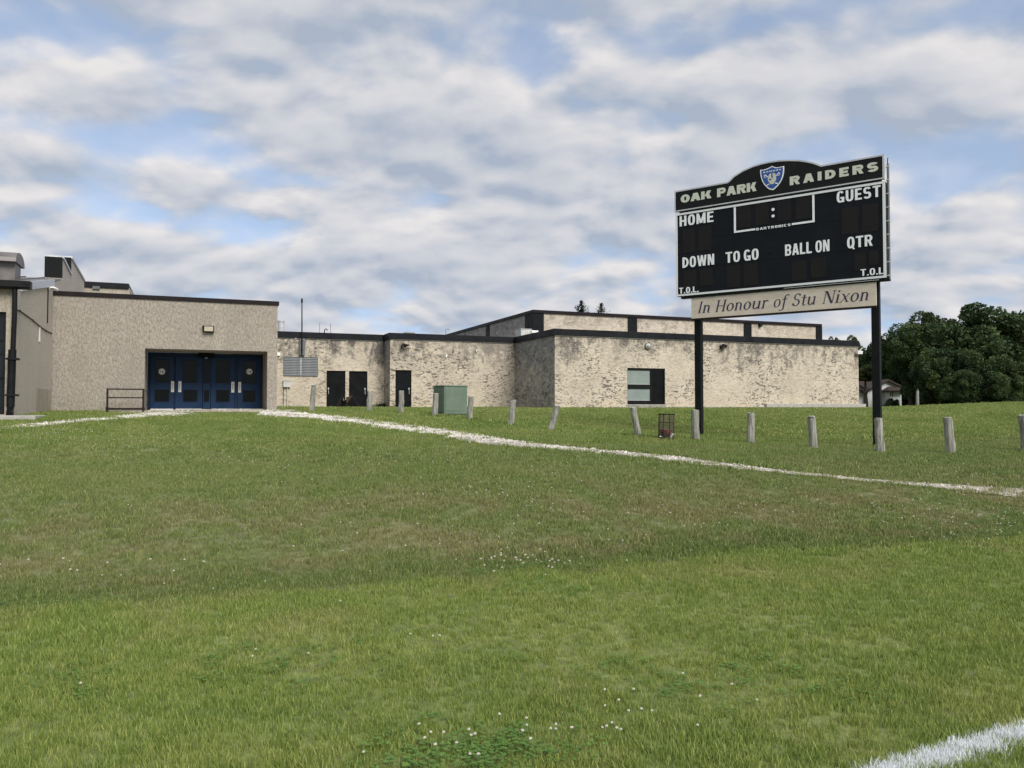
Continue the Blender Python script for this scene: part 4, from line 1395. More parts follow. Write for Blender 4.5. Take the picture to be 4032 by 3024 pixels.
    box("entry_slab", -12, sp - .1 + .9, tf - 1.6, tf - .02, .9, 1.40, 'concrete', school, .02)
left_wing()

# ------------------------------------------------------------------ fittings on and around the school
def bthing(name, s, t, z, label, cat, group=None):
    q = b_world(s, t)
    return tag(empty(name, (q[0], q[1], z), BA), label, cat, group)

def fittings():
    # flood light over the blue doors
    s, z = bt(*C2(1036, 484), 0)
    o = bthing("flood_light", s, 0, z, "black framed flood light with cream lens above the blue doors", "lamp")
    h = MB().prism([(-.04, -.12), (-.16, -.10), (-.20, .11), (-.04, .12)], 'x', -.185, .185).build("housing", M['pipe'], o, bevel=.01)
    MB().add([(-.15, -.172, -.08), (.15, -.172, -.08), (.15, -.206, .085), (-.15, -.206, .085)], [(0, 1, 2, 3)]).build("lens", M['lens'], h)
    MB().box(-.05, .05, -.05, -.001, -.05, .05).build("bracket", M['pipe'], o)
    MB().box(-.21, -.186, -.13, -.02, .03, .14).build("photocell", M['pipe'], o)
    # small white box on the entrance corner
    s, z = bt(1094, 1394, 0)
    o = bthing("alarm_box", .0, .25, z, "small white box fixed to the right corner of the entrance block", "box")
    MB().box(.002, .12, -.08, .08, -.06, .07).build("casing", M['white'], o, bevel=.01)
    MB().box(.02, .10, -.05, .05, -.10, -.061).build("speaker_mount", M['pipe'], o)
    # meter box with conduit
    s0, z1 = bt(*C3(195, 1053), T1); s1, z0 = bt(*C3(277, 1130), T1)
    o = bthing("utility_box", (s0 + s1) / 2, T1, z0, "small white electrical box on the wall below the louvred vent", "utility box")
    w = (s1 - s0) / 2
    MB().box(-w, w, -.16, -.002, 0, z1 - z0).build("casing", M['offwhite'], o, bevel=.01)
    MB().box(-w - .02, w + .02, -.19, -.002, z1 - z0 + .001, z1 - z0 + .02).build("rain_hood", M['offwhite'], o)
    MB().tube([(.04, -.05, 0), (.04, -.05, 1.45 - z0)], .028, 8).build("conduit", M['offwhite'], o, True)
    MB().tube([(-.16, -.04, 0), (-.16, -.04, 1.45 - z0)], .012, 6).build("thin_conduit", M['rail'], o, True)
    # antenna mast through a grey mounting box
    s, zt = bt(*C3(424, 105), T1 - .25)
    zb = bt(*C3(430, 750), T1 - .25)[1]
    o = bthing("antenna_mast", s, T1, zb, "thin dark antenna mast rising from a grey box above the louvred vent", "antenna")
    MB().tube([(0, -.22, .05), (-.01, -.22, (zt - zb) * .6), (-.02, -.22, zt - zb)], [.040, .034, .028], 8).build("mast", M['rail'], o, True)
    MB().lathe([(.03, 0), (.052, .06), (.052, .2), (.02, .28)], 10, (-.02, -.22, zt - zb - .12)).build("tip", M['rail'], o, True)
    bz1 = bt(*C3(430, 560), T1)[1]
    MB().box(-.13, .17, -.17, -.002, .0, bz1 - zb).build("mount_box", M['louver'], o, bevel=.01)
    MB().box(-.05, .05, -.25, -.171, .3, .36).build("clamp", M['rail'], o)
    MB().box(-.05, .05, -.25, -.171, .75, .81).build("clamp", M['rail'], o)
    # vent pipe on the roof beside the entrance
    s, zt = bt(1107, 1263, T1 + 2.5)
    o = bthing("roof_vent_pipe", s, T1 + 2.5, ZR - .12, "fat galvanised vent pipe on the low roof beside the entrance block", "vent pipe")
    h = zt - ZR + .12
    MB().lathe([(.18, 0), (.18, h * .93), (.20, h * .93), (.20, h)], 18).build("pipe", M['steel'], o, True)
    MB().lathe([(.28, 0), (.20, .10), (.181, .12)], 18).build("collar", M['roof'], o, True)
    # thin rods with a bent pipe
    s, _ = bt(*C3(690, 440), T1 + 3)
    o = bthing("roof_rods", s, T1 + 3, ZR - .12, "two thin rods and a bent pipe on the low roof", "roof pipe")
    z1 = bt(*C3(690, 372), T1 + 3)[1] - ZR + .12
    zc = bt(*C3(690, 437), T1 + 3)[1] - ZR + .12
    for dx in (-.30, .34):
        MB().tube([(dx * 1.05, 0, 0), (dx, 0, z1)], .014, 6).build("rod", M['louver'], o, True)
    MB().tube([(-.02, 0, 0), (-.02, 0, zc - .06), (.03, 0, zc), (.12, 0, zc - .02), (.15, 0, zc - .1)], .03, 8).build("gooseneck", M['rail'], o, True)
    # low cap vent further along
    s, zt = bt(*C3(1692, 468), T2 + 3)
    o = bthing("roof_cap_vent", s, T2 + 3, ZR - .125, "low pale cap vent just showing over the roof edge", "roof vent")
    h = zt - ZR + .125
    MB().lathe([(.22, 0), (.22, h - .12)], 14).build("neck", M['flash'], o, True)
    MB().lathe([(.36, 0), (.36, .05), (.2, .11), (.05, .13)], 14, (0, 0, h - .12)).build("cap", M['flash'], o, True)
    # slim hook antenna
    s, zt = bt(*C4(430, 402), T2 + 5)
    o = bthing("roof_hook_pipe", s, T2 + 5, ZR - .125, "thin hooked pipe on the roof left of the taller block", "roof pipe")
    h = zt - ZR + .125
    MB().tube([(0, 0, 0), (0, 0, h - .05), (.05, 0, h), (.2, 0, h), (.24, 0, h - .09)], .02, 6).build("pipe", M['louver'], o, True)
    MB().box(-.2, .05, -.1, .1, 0, .2).build("base_block", M['louver'], o)
    # rooftop unit
    s0, zt = bt(*C4(1248, 402), T3 + 5.0); s1, _ = bt(*C4(1365, 402), T3 + 5.0)
    o = bthing("rooftop_unit", (s0 + s1) / 2, T3 + 5.0, ZR - .13, "white metal box unit on the roof at the stained corner", "rooftop unit")
    w = (s1 - s0) / 2; h = zt - ZR + .13
    MB().box(-w, w, 0, .9, .08, h).build("cabinet", M['offwhite'], o, bevel=.015)
    MB().box(-w - .02, w + .02, -.02, .92, h + .001, h + .03).build("lid", M['flash'], o)
    MB().box(-w + .05, w - .05, .05, .85, 0, .079).build("curb", M['roof'], o)
    s, zt = bt(*C4(1395, 425), T3 + 4.6)
    o = bthing("roof_light", s, T3 + 4.6, ZR - .13, "small white lamp beside the rooftop unit", "lamp")
    h = zt - ZR + .13
    MB().tube([(0, 0, 0), (0, 0, h)], .03, 8).build("stalk", M['steel'], o)
    MB().box(-.22, .22, -.1, .1, h - .12, h + .03).build("head", M['white'], o, bevel=.02)
    # wall lamps / cameras
    def wall_camera(px, py, t, lab):
        s, z = bt(px, py, t)
        o = bthing("security_camera", s, t, z, lab, "camera")
        MB().box(-.09, .07, -.05, -.001, -.09, .09).build("wall_plate", M['pipe'], o, bevel=.006)
        MB().tube([(0, -.05, 0), (0, -.14, .02), (.06, -.2, .02)], .025, 8).build("arm", M['rust'], o, True)
        MB().tube([(-.06, -.26, .07), (.12, -.24, .03), (.26, -.22, .06)], [.10, .11, .04], 10).build("hood", M['pipe'], o, True)
        MB().box(-.12, .0, -.36, -.2, -.12, .02).build("lamp_body", M['rust'], o, bevel=.01)
    wall_camera(*C3(1612, 645), T2, "dark hooded lamp on the chipped wall above the single black door")
    wall_camera(*C7(565, 513), T3, "dark hooded lamp on the long cream wall behind the scoreboard")
    def white_bit(px, py, t, lab, w=.07, h=.13):
        s, z = bt(px, py, t)
        o = bthing("wall_sensor", s, t, z, lab, "sensor")
        MB().box(-w / 2, w / 2, -.08, -.002, -h / 2, h / 2).build("casing", M['white'], o, bevel=.012)
        MB().lathe([(w * .4, 0), (w * .4, -.04), (.01, -.06)], 10, (0, -.05, -h / 2)).build("eye", M['offwhite'], o, True)
    white_bit(*C4(433, 695), T2, "small white sensor on the chipped wall above the green cabinet", .09, .16)
    white_bit(*C4(760, 640), T2, "tiny white spot fitting high on the chipped wall", .06, .08)
    white_bit(*C7(458, 527), T3, "tiny white sensor beside the scoreboard's left leg", .07, .1)
    white_bit(*C3(345, 548), T1, "tiny white fitting under the roof edge beside the antenna", .06, .07)
    def bulkhead(px, py, t, lab, r=.2):
        s, z = bt(px, py, t)
        o = bthing("bulkhead_lamp", s, t, z, lab, "lamp")
        def disc(mb, r0, r1, y0, y1):
            n = 20
            return mb.add([(r0 * math.cos(6.2832 * k / n), y0, r0 * math.sin(6.2832 * k / n)) for k in range(n)] + [(r1 * math.cos(6.2832 * k / n), y1, r1 * math.sin(6.2832 * k / n)) for k in range(n)],
                          [tuple(range(n)), tuple(range(2 * n - 1, n - 1, -1))] + [(k, (k + 1) % n, n + (k + 1) % n, n + k) for k in range(n)])
        disc(MB(), r, r * .92, -.002, -.09).build("base_ring", M['louver'], o, True)
        disc(MB(), r * .8, r * .35, -.091, -.2).build("globe", M['offwhite'], o, True)
        MB().tube([(-r, -.05, 0), (-r * .7, -.22, .02), (r * .7, -.22, .02), (r, -.05, 0)], .014, 6).build("guard", M['steel'], o, True)
    bulkhead(*C5(1147, 545), T3, "round white bulkhead lamp above the window")
    s, z = bt(*C7(1835, 562), T3)
    o = bthing("flood_light", s, T3, z, "white flood light at the far right corner of the cream wall", "lamp")
    MB().prism([(-.05, -.10), (-.26, -.13), (-.30, .06), (-.05, .10)], 'x', -.2, .2).build("housing", M['white'], o, bevel=.01)
    MB().box(-.05, .05, -.06, -.001, -.05, .05).build("bracket", M['steel'], o)
    MB().tube([(.1, -.1, .1), (.25, -.12, .22), (.32, -.1, .28)], .03, 8).build("arm", M['steel'], o, True)
    # things on the left wing's side wall
    sp = -7.4
    t, z = bs(*C1(370, 452), sp)
    o = bthing("security_camera", sp, t, z, "small white camera under the sloping flashing of the left wing", "camera")
    MB().box(.002, .05, -.05, .05, -.06, .06).build("wall_plate", M['white'], o)
    MB().tube([(.05, 0, 0), (.14, 0, .01), (.20, .1, -.02), (.22, .28, -.03)], [.02, .03, .05, .05], 10).build("body", M['white'], o, True)
    z1 = bs(*C1(358, 725), sp)[1]
    MB().tube([(.018, -.12, 0), (.018, -.12, z1 - z)], .018, 6).build("conduit", M['rail'], o, True)
    t, z = bs(*C1(304, 757), sp); z1 = bs(*C1(307, 873), sp)[1]
    o = bthing("white_strip", sp, t, z1, "white plastic strip hanging on the left wing's side wall", "strip")
    MB().prism([(-.06, z - z1), (.06, z - z1), (.12, .02), (.12, 0), (-.12, 0), (-.12, .02)], 'x', .002, .02).build("sheet", M['white'], o)
    MB().box(.002, .03, -.03, .03, z - z1 + .001, z - z1 + .03).build("peg", M['rail'], o)
    pts = [bs(*C1(x, y), sp) for x, y in ((112, 622), (150, 633), (200, 668), (250, 705), (300, 748), (350, 785), (398, 806))]
    o = bthing("wall_cable", sp, pts[0][0], pts[0][1], "dark cable running diagonally down the left wing's side wall", "cable")
    MB().tube([(.016, p[0] - pts[0][0], p[1] - pts[0][1]) for p in pts], .014, 6).build("cable_run", M['rail'], o, True)
    for p in pts[1::2]:
        MB().box(.002, .03, p[0] - pts[0][0] - .02, p[0] - pts[0][0] + .02, p[1] - pts[0][1] - .03, p[1] - pts[0][1] + .03).build("clip", M['rail'], o)
    # metal rail frame left of the doors
    tr = -.75
    x0, z1 = bt(*C2(57, 1068), tr); x1, _ = bt(*C2(405, 1060), tr)
    z2 = bt(*C2(230, 1145), tr)[1]; z3 = bt(*C2(230, 1252), tr)[1]
    gz = float(ground_z(*b_world((x0 + x1) / 2, tr)))
    o = bthing("metal_railing", (x0 + x1) / 2, tr, gz, "dark metal rail frame standing left of the blue doors", "railing")
    w = (x1 - x0) / 2
    for sx in (-1, 1):
        MB().box(sx * w - .03, sx * w + .03, -.03, .03, -.25, z1 - gz).build("post", M['rail'], o, bevel=.005)
        MB().box(sx * w - .05, sx * w + .05, -.035, .035, z3 - gz - .05, z3 - gz + .05).build("clamp", M['rail'], o)
    MB().box(-w - .03, w + .03, -.031, .031, z1 - gz + .001, z1 - gz + .045).build("top_rail", M['rail'], o, bevel=.005)
    MB().box(-w + .031, w - .031, -.018, .018, z2 - gz - .02, z2 - gz + .02).build("middle_rail", M['rail'], o)
    MB().box(-w + .051, w - .051, -.024, .024, z3 - gz - .04, z3 - gz + .03).build("bottom_rail", M['rail'], o)
    MB().tube([(w + .06, .02, z1 - gz), (w + .12, .02, .7), (w + .16, .02, .35), (w + .08, .02, .22)], .012, 6).build("dangling_wire", M['rail'], o, True)
fittings()

# ------------------------------------------------------------------ green utility cabinet
def cabinet():
    q = ground_hit(1749, 1641)
    m = q[1] / F
    rz = math.radians(32)
    w, dpt, h = 88 * m / .85, 45 * m / .47, 127 * m
    o = tag(empty("utility_cabinet", (q[0], q[1], float(ground_z(q[0], q[1])) - .02), rz), "green metal utility cabinet standing behind two timber posts", "utility cabinet")
    x0, x1 = 0.0, w
    MB().box(x0, x1, 0, dpt, .10, h - .05).build("cabinet_body", M['green'], o, bevel=.015)
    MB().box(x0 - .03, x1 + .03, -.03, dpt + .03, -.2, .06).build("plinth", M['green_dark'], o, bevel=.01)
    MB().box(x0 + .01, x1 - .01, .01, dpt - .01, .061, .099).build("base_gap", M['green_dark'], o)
    MB().box(x0 - .015, x1 + .015, -.02, dpt + .02, h - .049, h).build("lid", M['green'], o, bevel=.015)
    MB().box(x0 + .05, x1 - .05, -.012, -.002, .22, h - .1).build("front_panel", M['green'], o, bevel=.004)
    MB().box(x0 + .04, x1 - .04, -.010, -.002, .13, .19).build("kick_strip", M['green'], o)
    MB().box(x0 - .015, x0 - .002, .06, dpt - .06, .18, h - .1).build("side_door", M['green'], o, bevel=.005)
    MB().box(x0 - .06, x0 - .016, dpt * .5, dpt * .5 + .06, h * .52, h * .75).build("handle", M['green_dark'], o, bevel=.01)
    MB().box(x0 - .03, x0 - .016, dpt * .5 - .03, dpt * .5 + .09, h * .48, h * .52).build("padlock", M['rail'], o, bevel=.005)
cabinet()

# ------------------------------------------------------------------ timber posts
POSTS = [  # base px, base py, top px, top py, width px, label
    (1227, 1621, 1234, 1517, 20, "weathered timber post leaning right in front of the louvred vent"),
    (1453, 1622, 1455, 1540, 20, "mossy timber post at the right edge of the paired black doors"),
    (1578, 1630, 1582, 1540, 21, "timber post in front of the single black door"),
    (1711, 1642, 1716, 1550, 22, "timber post before the left side of the green cabinet"),
    (1849, 1656, 1855, 1562, 22, "timber post beside the right edge of the green cabinet"),
    (2010, 1678, 2021, 1576, 24, "timber post before the inner corner of the dark stained wall"),
    (2168, 1698, 2194, 1599, 26, "strongly leaning timber post before the outer corner of the stained wall"),
    (2513, 1722, 2494, 1606, 26, "timber post leaning left between the window and the wire basket"),
    (2738, 1735, 2737, 1615, 30, "timber post standing against the scoreboard's left leg"),
    (2956, 1749, 2958, 1627, 31, "first timber post right of the scoreboard's left leg"),
    (3204, 1768, 3196, 1640, 29, "timber post midway between the scoreboard's legs, nearer the right leg"),
    (3468, 1783, 3457, 1648, 32, "timber post standing against the scoreboard's right leg"),
    (3744, 1789, 3732, 1645, 36, "lone timber post right of the scoreboard before the trees"),
    (4046, 1778, 4030, 1636, 38, "timber post cut by the right edge of the picture"),
]
def posts():
    for i, (bx, by, tx, ty, wp, lab) in enumerate(POSTS):
        g = ground_hit(bx, by, 8, 34)
        D = g[1]
        h = (by - ty) * D / F * 1.01
        r = wp * D / F / 2
        dx = (tx - bx) * D / F
        rnd = random.Random(500 + i)
        o = tag(empty("timber_post", (g[0], g[1], g[2]), rnd.uniform(0, 6)), lab, "post", "weathered timber posts in a row")
        tilt = Matrix.Rotation(-o.rotation_euler[2], 3, 'Z') @ Vector((dx, rnd.uniform(-.03, .03), h))
        n = 14
        prof_ = [(-.35, 1.06), (0.0, 1.05), (.25, 1.02), (.5, .99), (.75, .97), (.93, .97), (.985, .95), (1.0, .86)]
        amp = [1 + rnd.uniform(-.07, .07) for _ in range(n)]
        mb = MB(); vs_ = []
        for f, rr in prof_:
            wob = rnd.uniform(-.012, .012)
            for k in range(n):
                a = 6.28318 * k / n
                q = r * rr * amp[k] * (1 + rnd.uniform(-.03, .03))
                vs_.append((q * math.cos(a) + tilt.x * f + wob, q * math.sin(a) + tilt.y * f, h * f + (rnd.uniform(-.008, .008) if f > .9 else 0)))
        m = len(prof_)
        fs = [(j * n + k, j * n + (k + 1) % n, (j + 1) * n + (k + 1) % n, (j + 1) * n + k) for j in range(m - 1) for k in range(n)]
        mb.add(vs_, fs)
        mb.build("shaft", M['timber'], o, False)
        top = [Vector(v) for v in vs_[-n:]]
        c = sum(top, Vector()) / n
        cap = MB().add([c + Vector((0, 0, .006))] + [c + (v - c) * 1.0 for v in top], [(0, k + 1, (k + 1) % n + 1) for k in range(n)])
        cap.build("end_grain", M['plank_end'], o)
posts()

def corner_shrub():
    q = b_world(bt(*C3(1385, 1385), T1 - .4)[0], T1 - .4)
    gz = float(ground_z(q[0], q[1]))
    o = tag(empty("low_shrub", (q[0], q[1], gz), .4), "low dark green shrub in the corner left of the single black door", "shrub")
    rnd = np.random.default_rng(5)
    n = 900
    P = rnd.normal(0, 1, (n, 3)) * (.30, .16, .09) + (0, 0, .12); P[:, 2] = np.abs(P[:, 2])
    d = rnd.normal(0, 1, (n, 3)); d /= np.linalg.norm(d, axis=1)[:, None]
    e = np.cross(d, rnd.normal(0, 1, (n, 3))); e /= np.linalg.norm(e, axis=1)[:, None]
    V_ = np.stack([P - d * .05, P + e * .02, P + d * .05, P - e * .02], 1).reshape(-1, 3)
    me = bpy.data.meshes.new("foliage"); me.from_pydata(V_.tolist(), [], np.arange(4 * n).reshape(n, 4).tolist()); me.materials.append(M['hedge'])
    link(bpy.data.objects.new("foliage", me), o)
    for k in range(5):
        a = k * 1.26
        MB().tube([(0, 0, -.05), (.12 * math.cos(a), .06 * math.sin(a), .12), (.26 * math.cos(a), .12 * math.sin(a), .2)], [.012, .009, .004], 5).build("stem", M['bark'], o, True)
corner_shrub()

# ------------------------------------------------------------------ wire litter basket with rubbish in it
def basket():
    g = ground_hit(2622, 1731, 8, 34)
    D = g[1]; m = D / F
    h = 100 * m; r = 31 * m
    o = tag(empty("wire_basket", tuple(g)), "rusty see-through wire litter basket beside the scoreboard's left leg", "litter basket")
    tilt = .035
    def ring(z, rr=1.0):
        return [(r * rr * math.cos(a) + tilt * z, r * rr * math.sin(a), z) for a in np.linspace(0, 2 * math.pi, 25)]
    for z, th in ((.02, .012), (h * .35, .006), (h * .68, .006), (h, .014)):
        MB().tube(ring(z), th, 6, False).build("hoop", M['rail'], o, True)
    for k in range(8):
        a = 6.2832 * k / 8 + .2
        MB().tube([(r * math.cos(a), r * math.sin(a), -.1), (r * math.cos(a) + tilt * h, r * math.sin(a), h + .03)], .009, 6).build("upright", M['rail'], o, True)
    ms = MB()
    for k in range(44):
        a0 = 6.2832 * k / 44
        for sg in (-1, 1):
            path = [(r * .99 * math.cos(a0 + sg * f * 1.5) + tilt * h * f, r * .99 * math.sin(a0 + sg * f * 1.5), h * f) for f in np.linspace(0.02, .99, 7)]
            ms.tube(path, .0027, 3, False)
    w = ms.build("wire_mesh", M['wire'], o)
    w["kind"] = "stuff"
    # rubbish lying inside
    rr = random.Random(8)
    def lump(name, mat, c, sz, lab, cat, seed):
        bm = bmesh.new()
        bmesh.ops.create_icosphere(bm, subdivisions=2, radius=1)
        q = random.Random(seed)
        ph = [q.uniform(0, 6) for _ in range(6)]
        for v in bm.verts:
            k = 1 + .22 * math.sin(3 * v.co.x + ph[0]) + .2 * math.sin(4 * v.co.y + ph[1]) + .18 * math.sin(5 * v.co.z + ph[2])
            v.co = Vector((v.co.x * sz[0] * k, v.co.y * sz[1] * k, v.co.z * sz[2] * k))
        me = bpy.data.meshes.new(name); bm.to_mesh(me); bm.free(); me.materials.append(M[mat])
        for p in me.polygons: p.use_smooth = True
        ob = link(bpy.data.objects.new(name, me))
        ob.location = (g[0] + c[0], g[1] + c[1], g[2] + c[2])
        ob.rotation_euler = (q.uniform(-.3, .3), q.uniform(-.3, .3), q.uniform(0, 6))
        return tag(ob, lab, cat)
    lump("crumpled_bag", 'red', (-.02, 0, .20), (.15, .13, .07), "crumpled dark red bag lying in the wire basket", "bag", 1)
    lump("crumpled_bag", 'rail', (-.02, .02, .08), (.15, .15, .075), "crumpled black bag at the bottom of the wire basket", "bag", 2)
    c = empty("paper_cup", (g[0] + .10, g[1] - .10, g[2] + .05)); c.rotation_euler = (.2, .4, .3)
    tag(c, "white paper cup leaning in the wire basket", "cup")
    MB().lathe([(.030, 0), (.042, .13)], 14).build("cup_wall", M['white'], c, True)
    MB().tube([(.042 * math.cos(a), .042 * math.sin(a), .13) for a in np.linspace(0, 6.2832, 17)], .004, 5, False).build("cup_rim", M['white'], c, True)
    b_ = MB().prism([(-.06, -.009), (.06, -.012), (.06, .010), (-.06, .012)], 'y', -.02, .02).build("paper_scrap", M['white'])
    b_.location = (g[0] - .13, g[1] - .12, g[2] + .09)
    tag(b_, "white paper scrap low in the wire basket", "paper")
basket()

# ------------------------------------------------------------------ rusty tripod with a dark drum by the paired doors
def tripod():
    tt = 12.0
    def at(x, y):
        px, py = 1270 + x * .09042, 1520 + y * .09042
        return bt(px, py, tt)
    s0 = at(1050, 1050)[0]
    q = b_world(s0, tt); gz = float(ground_z(q[0], q[1]))
    o = tag(empty("rusty_tripod", (q[0], q[1], gz), BA), "rusty folding tripod frame in front of the paired black doors", "tripod frame")
    def L(x, y, d=0.0):
        s, z = at(x, y)
        return (s - s0, d, z - gz)
    apex = L(1295, 420)
    low = L(840, 520, .0)
    MB().tube([apex, L(1440, 660, -.1), (L(1640, 1060)[0], -.3, -.05)], .024, 8).build("leg", M['rail'], o, True)
    MB().tube([low, L(700, 720, -.1), (L(520, 1040)[0], -.3, -.05)], .024, 8).build("leg", M['rail'], o, True)
    MB().tube([apex, L(1150, 640, .05), (L(930, 1010)[0], .1, -.05)], .022, 8).build("leg", M['rust'], o, True)
    MB().tube([low, L(1000, 510), L(1150, 465), apex], .016, 8).build("cross_bar", M['rust'], o, True)
    MB().prism([(L(1020, 510)[0], L(1020, 510)[2]), (L(1250, 440)[0], L(1250, 440)[2]), (L(1080, 740)[0], L(1080, 740)[2]), (L(1040, 740)[0], L(1040, 740)[2])], 'y', -.01, .01).build("canvas_flap", M['rust'], o)
    MB().tube([L(910, 540), L(930, 640)], .012, 6).build("hook", M['steel'], o)
    tz = .10
    c0, c1 = at(830, 900)[0] - s0, at(1280, 900)[0] - s0
    d = tag(empty("dark_drum", (*b_world(s0 + (c0 + c1) / 2, tt + .45), gz), BA), "black metal drum standing under the rusty tripod", "drum")
    r = (c1 - c0) / 2
    MB().lathe([(r, -.05), (r, .20), (r * 1.04, .21), (r * 1.04, .24), (r, .25), (r, at(1000, 640)[1] - gz)], 20).build("drum_body", M['pipe'], d, True)
    zt = at(1000, 640)[1] - gz
    MB().lathe([(r * 1.03, zt + .001), (r * 1.03, zt + .04), (r * .9, zt + .05)], 20).build("drum_lid", M['pipe'], d, True)
tripod()

# ------------------------------------------------------------------ scoreboard
SB_L = np.array([(2665 - CX) / F * 23.45, 23.45]); SB_R = np.array([(3496 - CX) / F * 20.0, 20.0])
SB_U = (SB_R - SB_L) / np.linalg.norm(SB_R - SB_L); SB_N = np.array([SB_U[1], -SB_U[0]])       # towards the camera
SB_A = math.atan2(SB_U[1], SB_U[0])
SB_W = float(np.linalg.norm(SB_R - SB_L))

def sb(px, py, off=0.0):
    """photo pixel -> (along, height) on the scoreboard's front plane"""
    r = pix_dir(px, py); n = -SB_N
    k = (SB_L @ n - off) / (r[:2] @ n)
    P = r[:2] * k
    return float((P - SB_L) @ SB_U), float(EYE + r[2] * k)
def C6(x, y): return (2600 + x * .45208, 550 + y * .45208)
def sc(x, y): return sb(*C6(x, y))

def ring(cx, cy, rx, ry, th, tv, a0=0, a1=360, n=28, e=2.0):
    out = []
    def pt(a, qx, qy):
        c, s = math.cos(a), math.sin(a)
        return (cx + qx * math.copysign(abs(c) ** (2 / e), c), cy + qy * math.copysign(abs(s) ** (2 / e), s))
    m = max(4, int(n * abs(a1 - a0) / 360))
    aa = [math.radians(a0 + (a1 - a0) * i / m) for i in range(m + 1)]
    for i in range(m):
        out.append([pt(aa[i], rx, ry), pt(aa[i + 1], rx, ry), pt(aa[i + 1], rx - th, ry - tv), pt(aa[i], rx - th, ry - tv)])
    return out
def bar(x0, y0, x1, y1): return [[(x0, y0), (x1, y0), (x1, y1), (x0, y1)]]
def par(x0, y0, x1, y1, w): return [[(x0, y0), (x0 + w, y0), (x1 + w, y1), (x1, y1)]]

def sans(ch, W, w, b, e=2.6):
    """capital letters of height 1: W set width, w stem, b bar thickness"""
    g = []
    bowl = lambda y0, y1: (bar(w, y1 - b, W - (y1 - y0) / 2 * .8, y1) + bar(w, y0, W - (y1 - y0) / 2 * .8, y0 + b) +
                           ring(W - (y1 - y0) / 2 * .8, (y0 + y1) / 2, (y1 - y0) / 2 * .8, (y1 - y0) / 2, min(w, (y1 - y0) / 2 * .78), b, -90, 90))
    if ch == 'H': return [bar(0, 0, w, 1), bar(W - w, 0, W, 1), bar(w, .5 - b / 2, W - w, .5 + b / 2)], W
    if ch == 'I': return [bar(0, 0, w, 1)], w
    if ch == 'E': return [bar(0, 0, w, 1), bar(w, 1 - b, W * .88, 1), bar(w, 0, W * .88, b), bar(w, .5 - b / 2, W * .80, .5 + b / 2)], W * .88
    if ch == 'L': return [bar(0, 0, w, 1), bar(w, 0, W * .86, b)], W * .86
    if ch == 'T': return [bar(W / 2 - w / 2, 0, W / 2 + w / 2, 1 - b), bar(0, 1 - b, W, 1)], W
    if ch == 'A':
        V_ = W * 1.08
        return [par(0, 0, (V_ - w * 1.25) / 2, 1, w), par(V_ - w, 0, (V_ - w * .75) / 2, 1, w), bar(V_ * .26, .20, V_ * .74, .20 + b)], V_
    if ch == 'K': return [bar(0, 0, w, 1), par(w * .98, .36, W - w * .95, 1, w * 1.1), par(W - w * .85, 0, w * 1.1, .60, w * 1.1)], W * 1.05
    if ch == 'P': return [bar(0, 0, w, 1), bowl(.36, 1)], W
    if ch == 'R': return [bar(0, 0, w, 1), bowl(.42, 1), par(W - w * .9, 0, W * .42, .44, w)], W
    if ch == 'B': return [bar(0, 0, w, 1), bowl(.5 - b / 2, 1), bowl(0, .5 + b / 2 - .002)], W
    if ch == 'D':
        k = min(W - w * .5, .5)
        return [bar(0, 0, w, 1), bar(w, 1 - b, W - k, 1) if W - k > w else [], bar(w, 0, W - k, b) if W - k > w else [], ring(W - k, .5, k, .5, w, b, -90, 90, 28, 2.2)], W
    if ch == 'O': return [ring(W / 2, .5, W / 2, .515, w, b, 0, 360, 32, e)], W
    if ch == 'Q': return [ring(W / 2, .5, W / 2, .515, w, b, 0, 360, 32, e), par(W * .78, -.12, W * .48, .24, w * .8)], W
    if ch == 'C': return [ring(W / 2, .5, W / 2, .515, w, b, 42, 318, 32, e)], W
    if ch == 'G': return [ring(W / 2, .5, W / 2, .515, w, b, 38, 300, 32, e), bar(W - w, .0, W, .46), bar(W * .5, .46 - b, W - w, .46)], W
    if ch == 'S':
        ry = (.5 + b / 2) / 2 + .012
        return [ring(W / 2, 1.012 - ry, W / 2, ry, w * .95, b, 25, 275, 30, 2.3), ring(W / 2, -.012 + ry, W / 2, ry, w * .95, b, -155, 95, 30, 2.3)], W
    if ch == 'U': return [bar(0, .4, w, 1), bar(W - w, .4, W, 1), ring(W / 2, .4, W / 2, .415, w, b, 180, 360, 28, e)], W
    if ch == 'N': return [bar(0, 0, w * .9, 1), bar(W - w * .9, 0, W, 1), par(W - w * 1.15, 0, w * .15, 1, w)], W
    if ch == 'M':
        V_ = W * 1.28
        return [bar(0, 0, w * .9, 1), bar(V_ - w * .9, 0, V_, 1), par((V_ - w) / 2, .05, w * .1, 1, w * .9), par((V_ - w * .8) / 2, .05, V_ - w, 1, w * .9)], V_
    if ch == 'W':
        V_ = W * 1.5
        return [par(V_ * .18, 0, 0, 1, w * .9), par(V_ * .22, 0, V_ * .40, 1, w * .85), par(V_ * .62, 0, V_ * .42, 1, w * .85), par(V_ * .66, 0, V_ - w * .9, 1, w * .9)], V_
    if ch == '.': return [bar(0, 0, w, b * 1.1)], w
    return [], W * .55

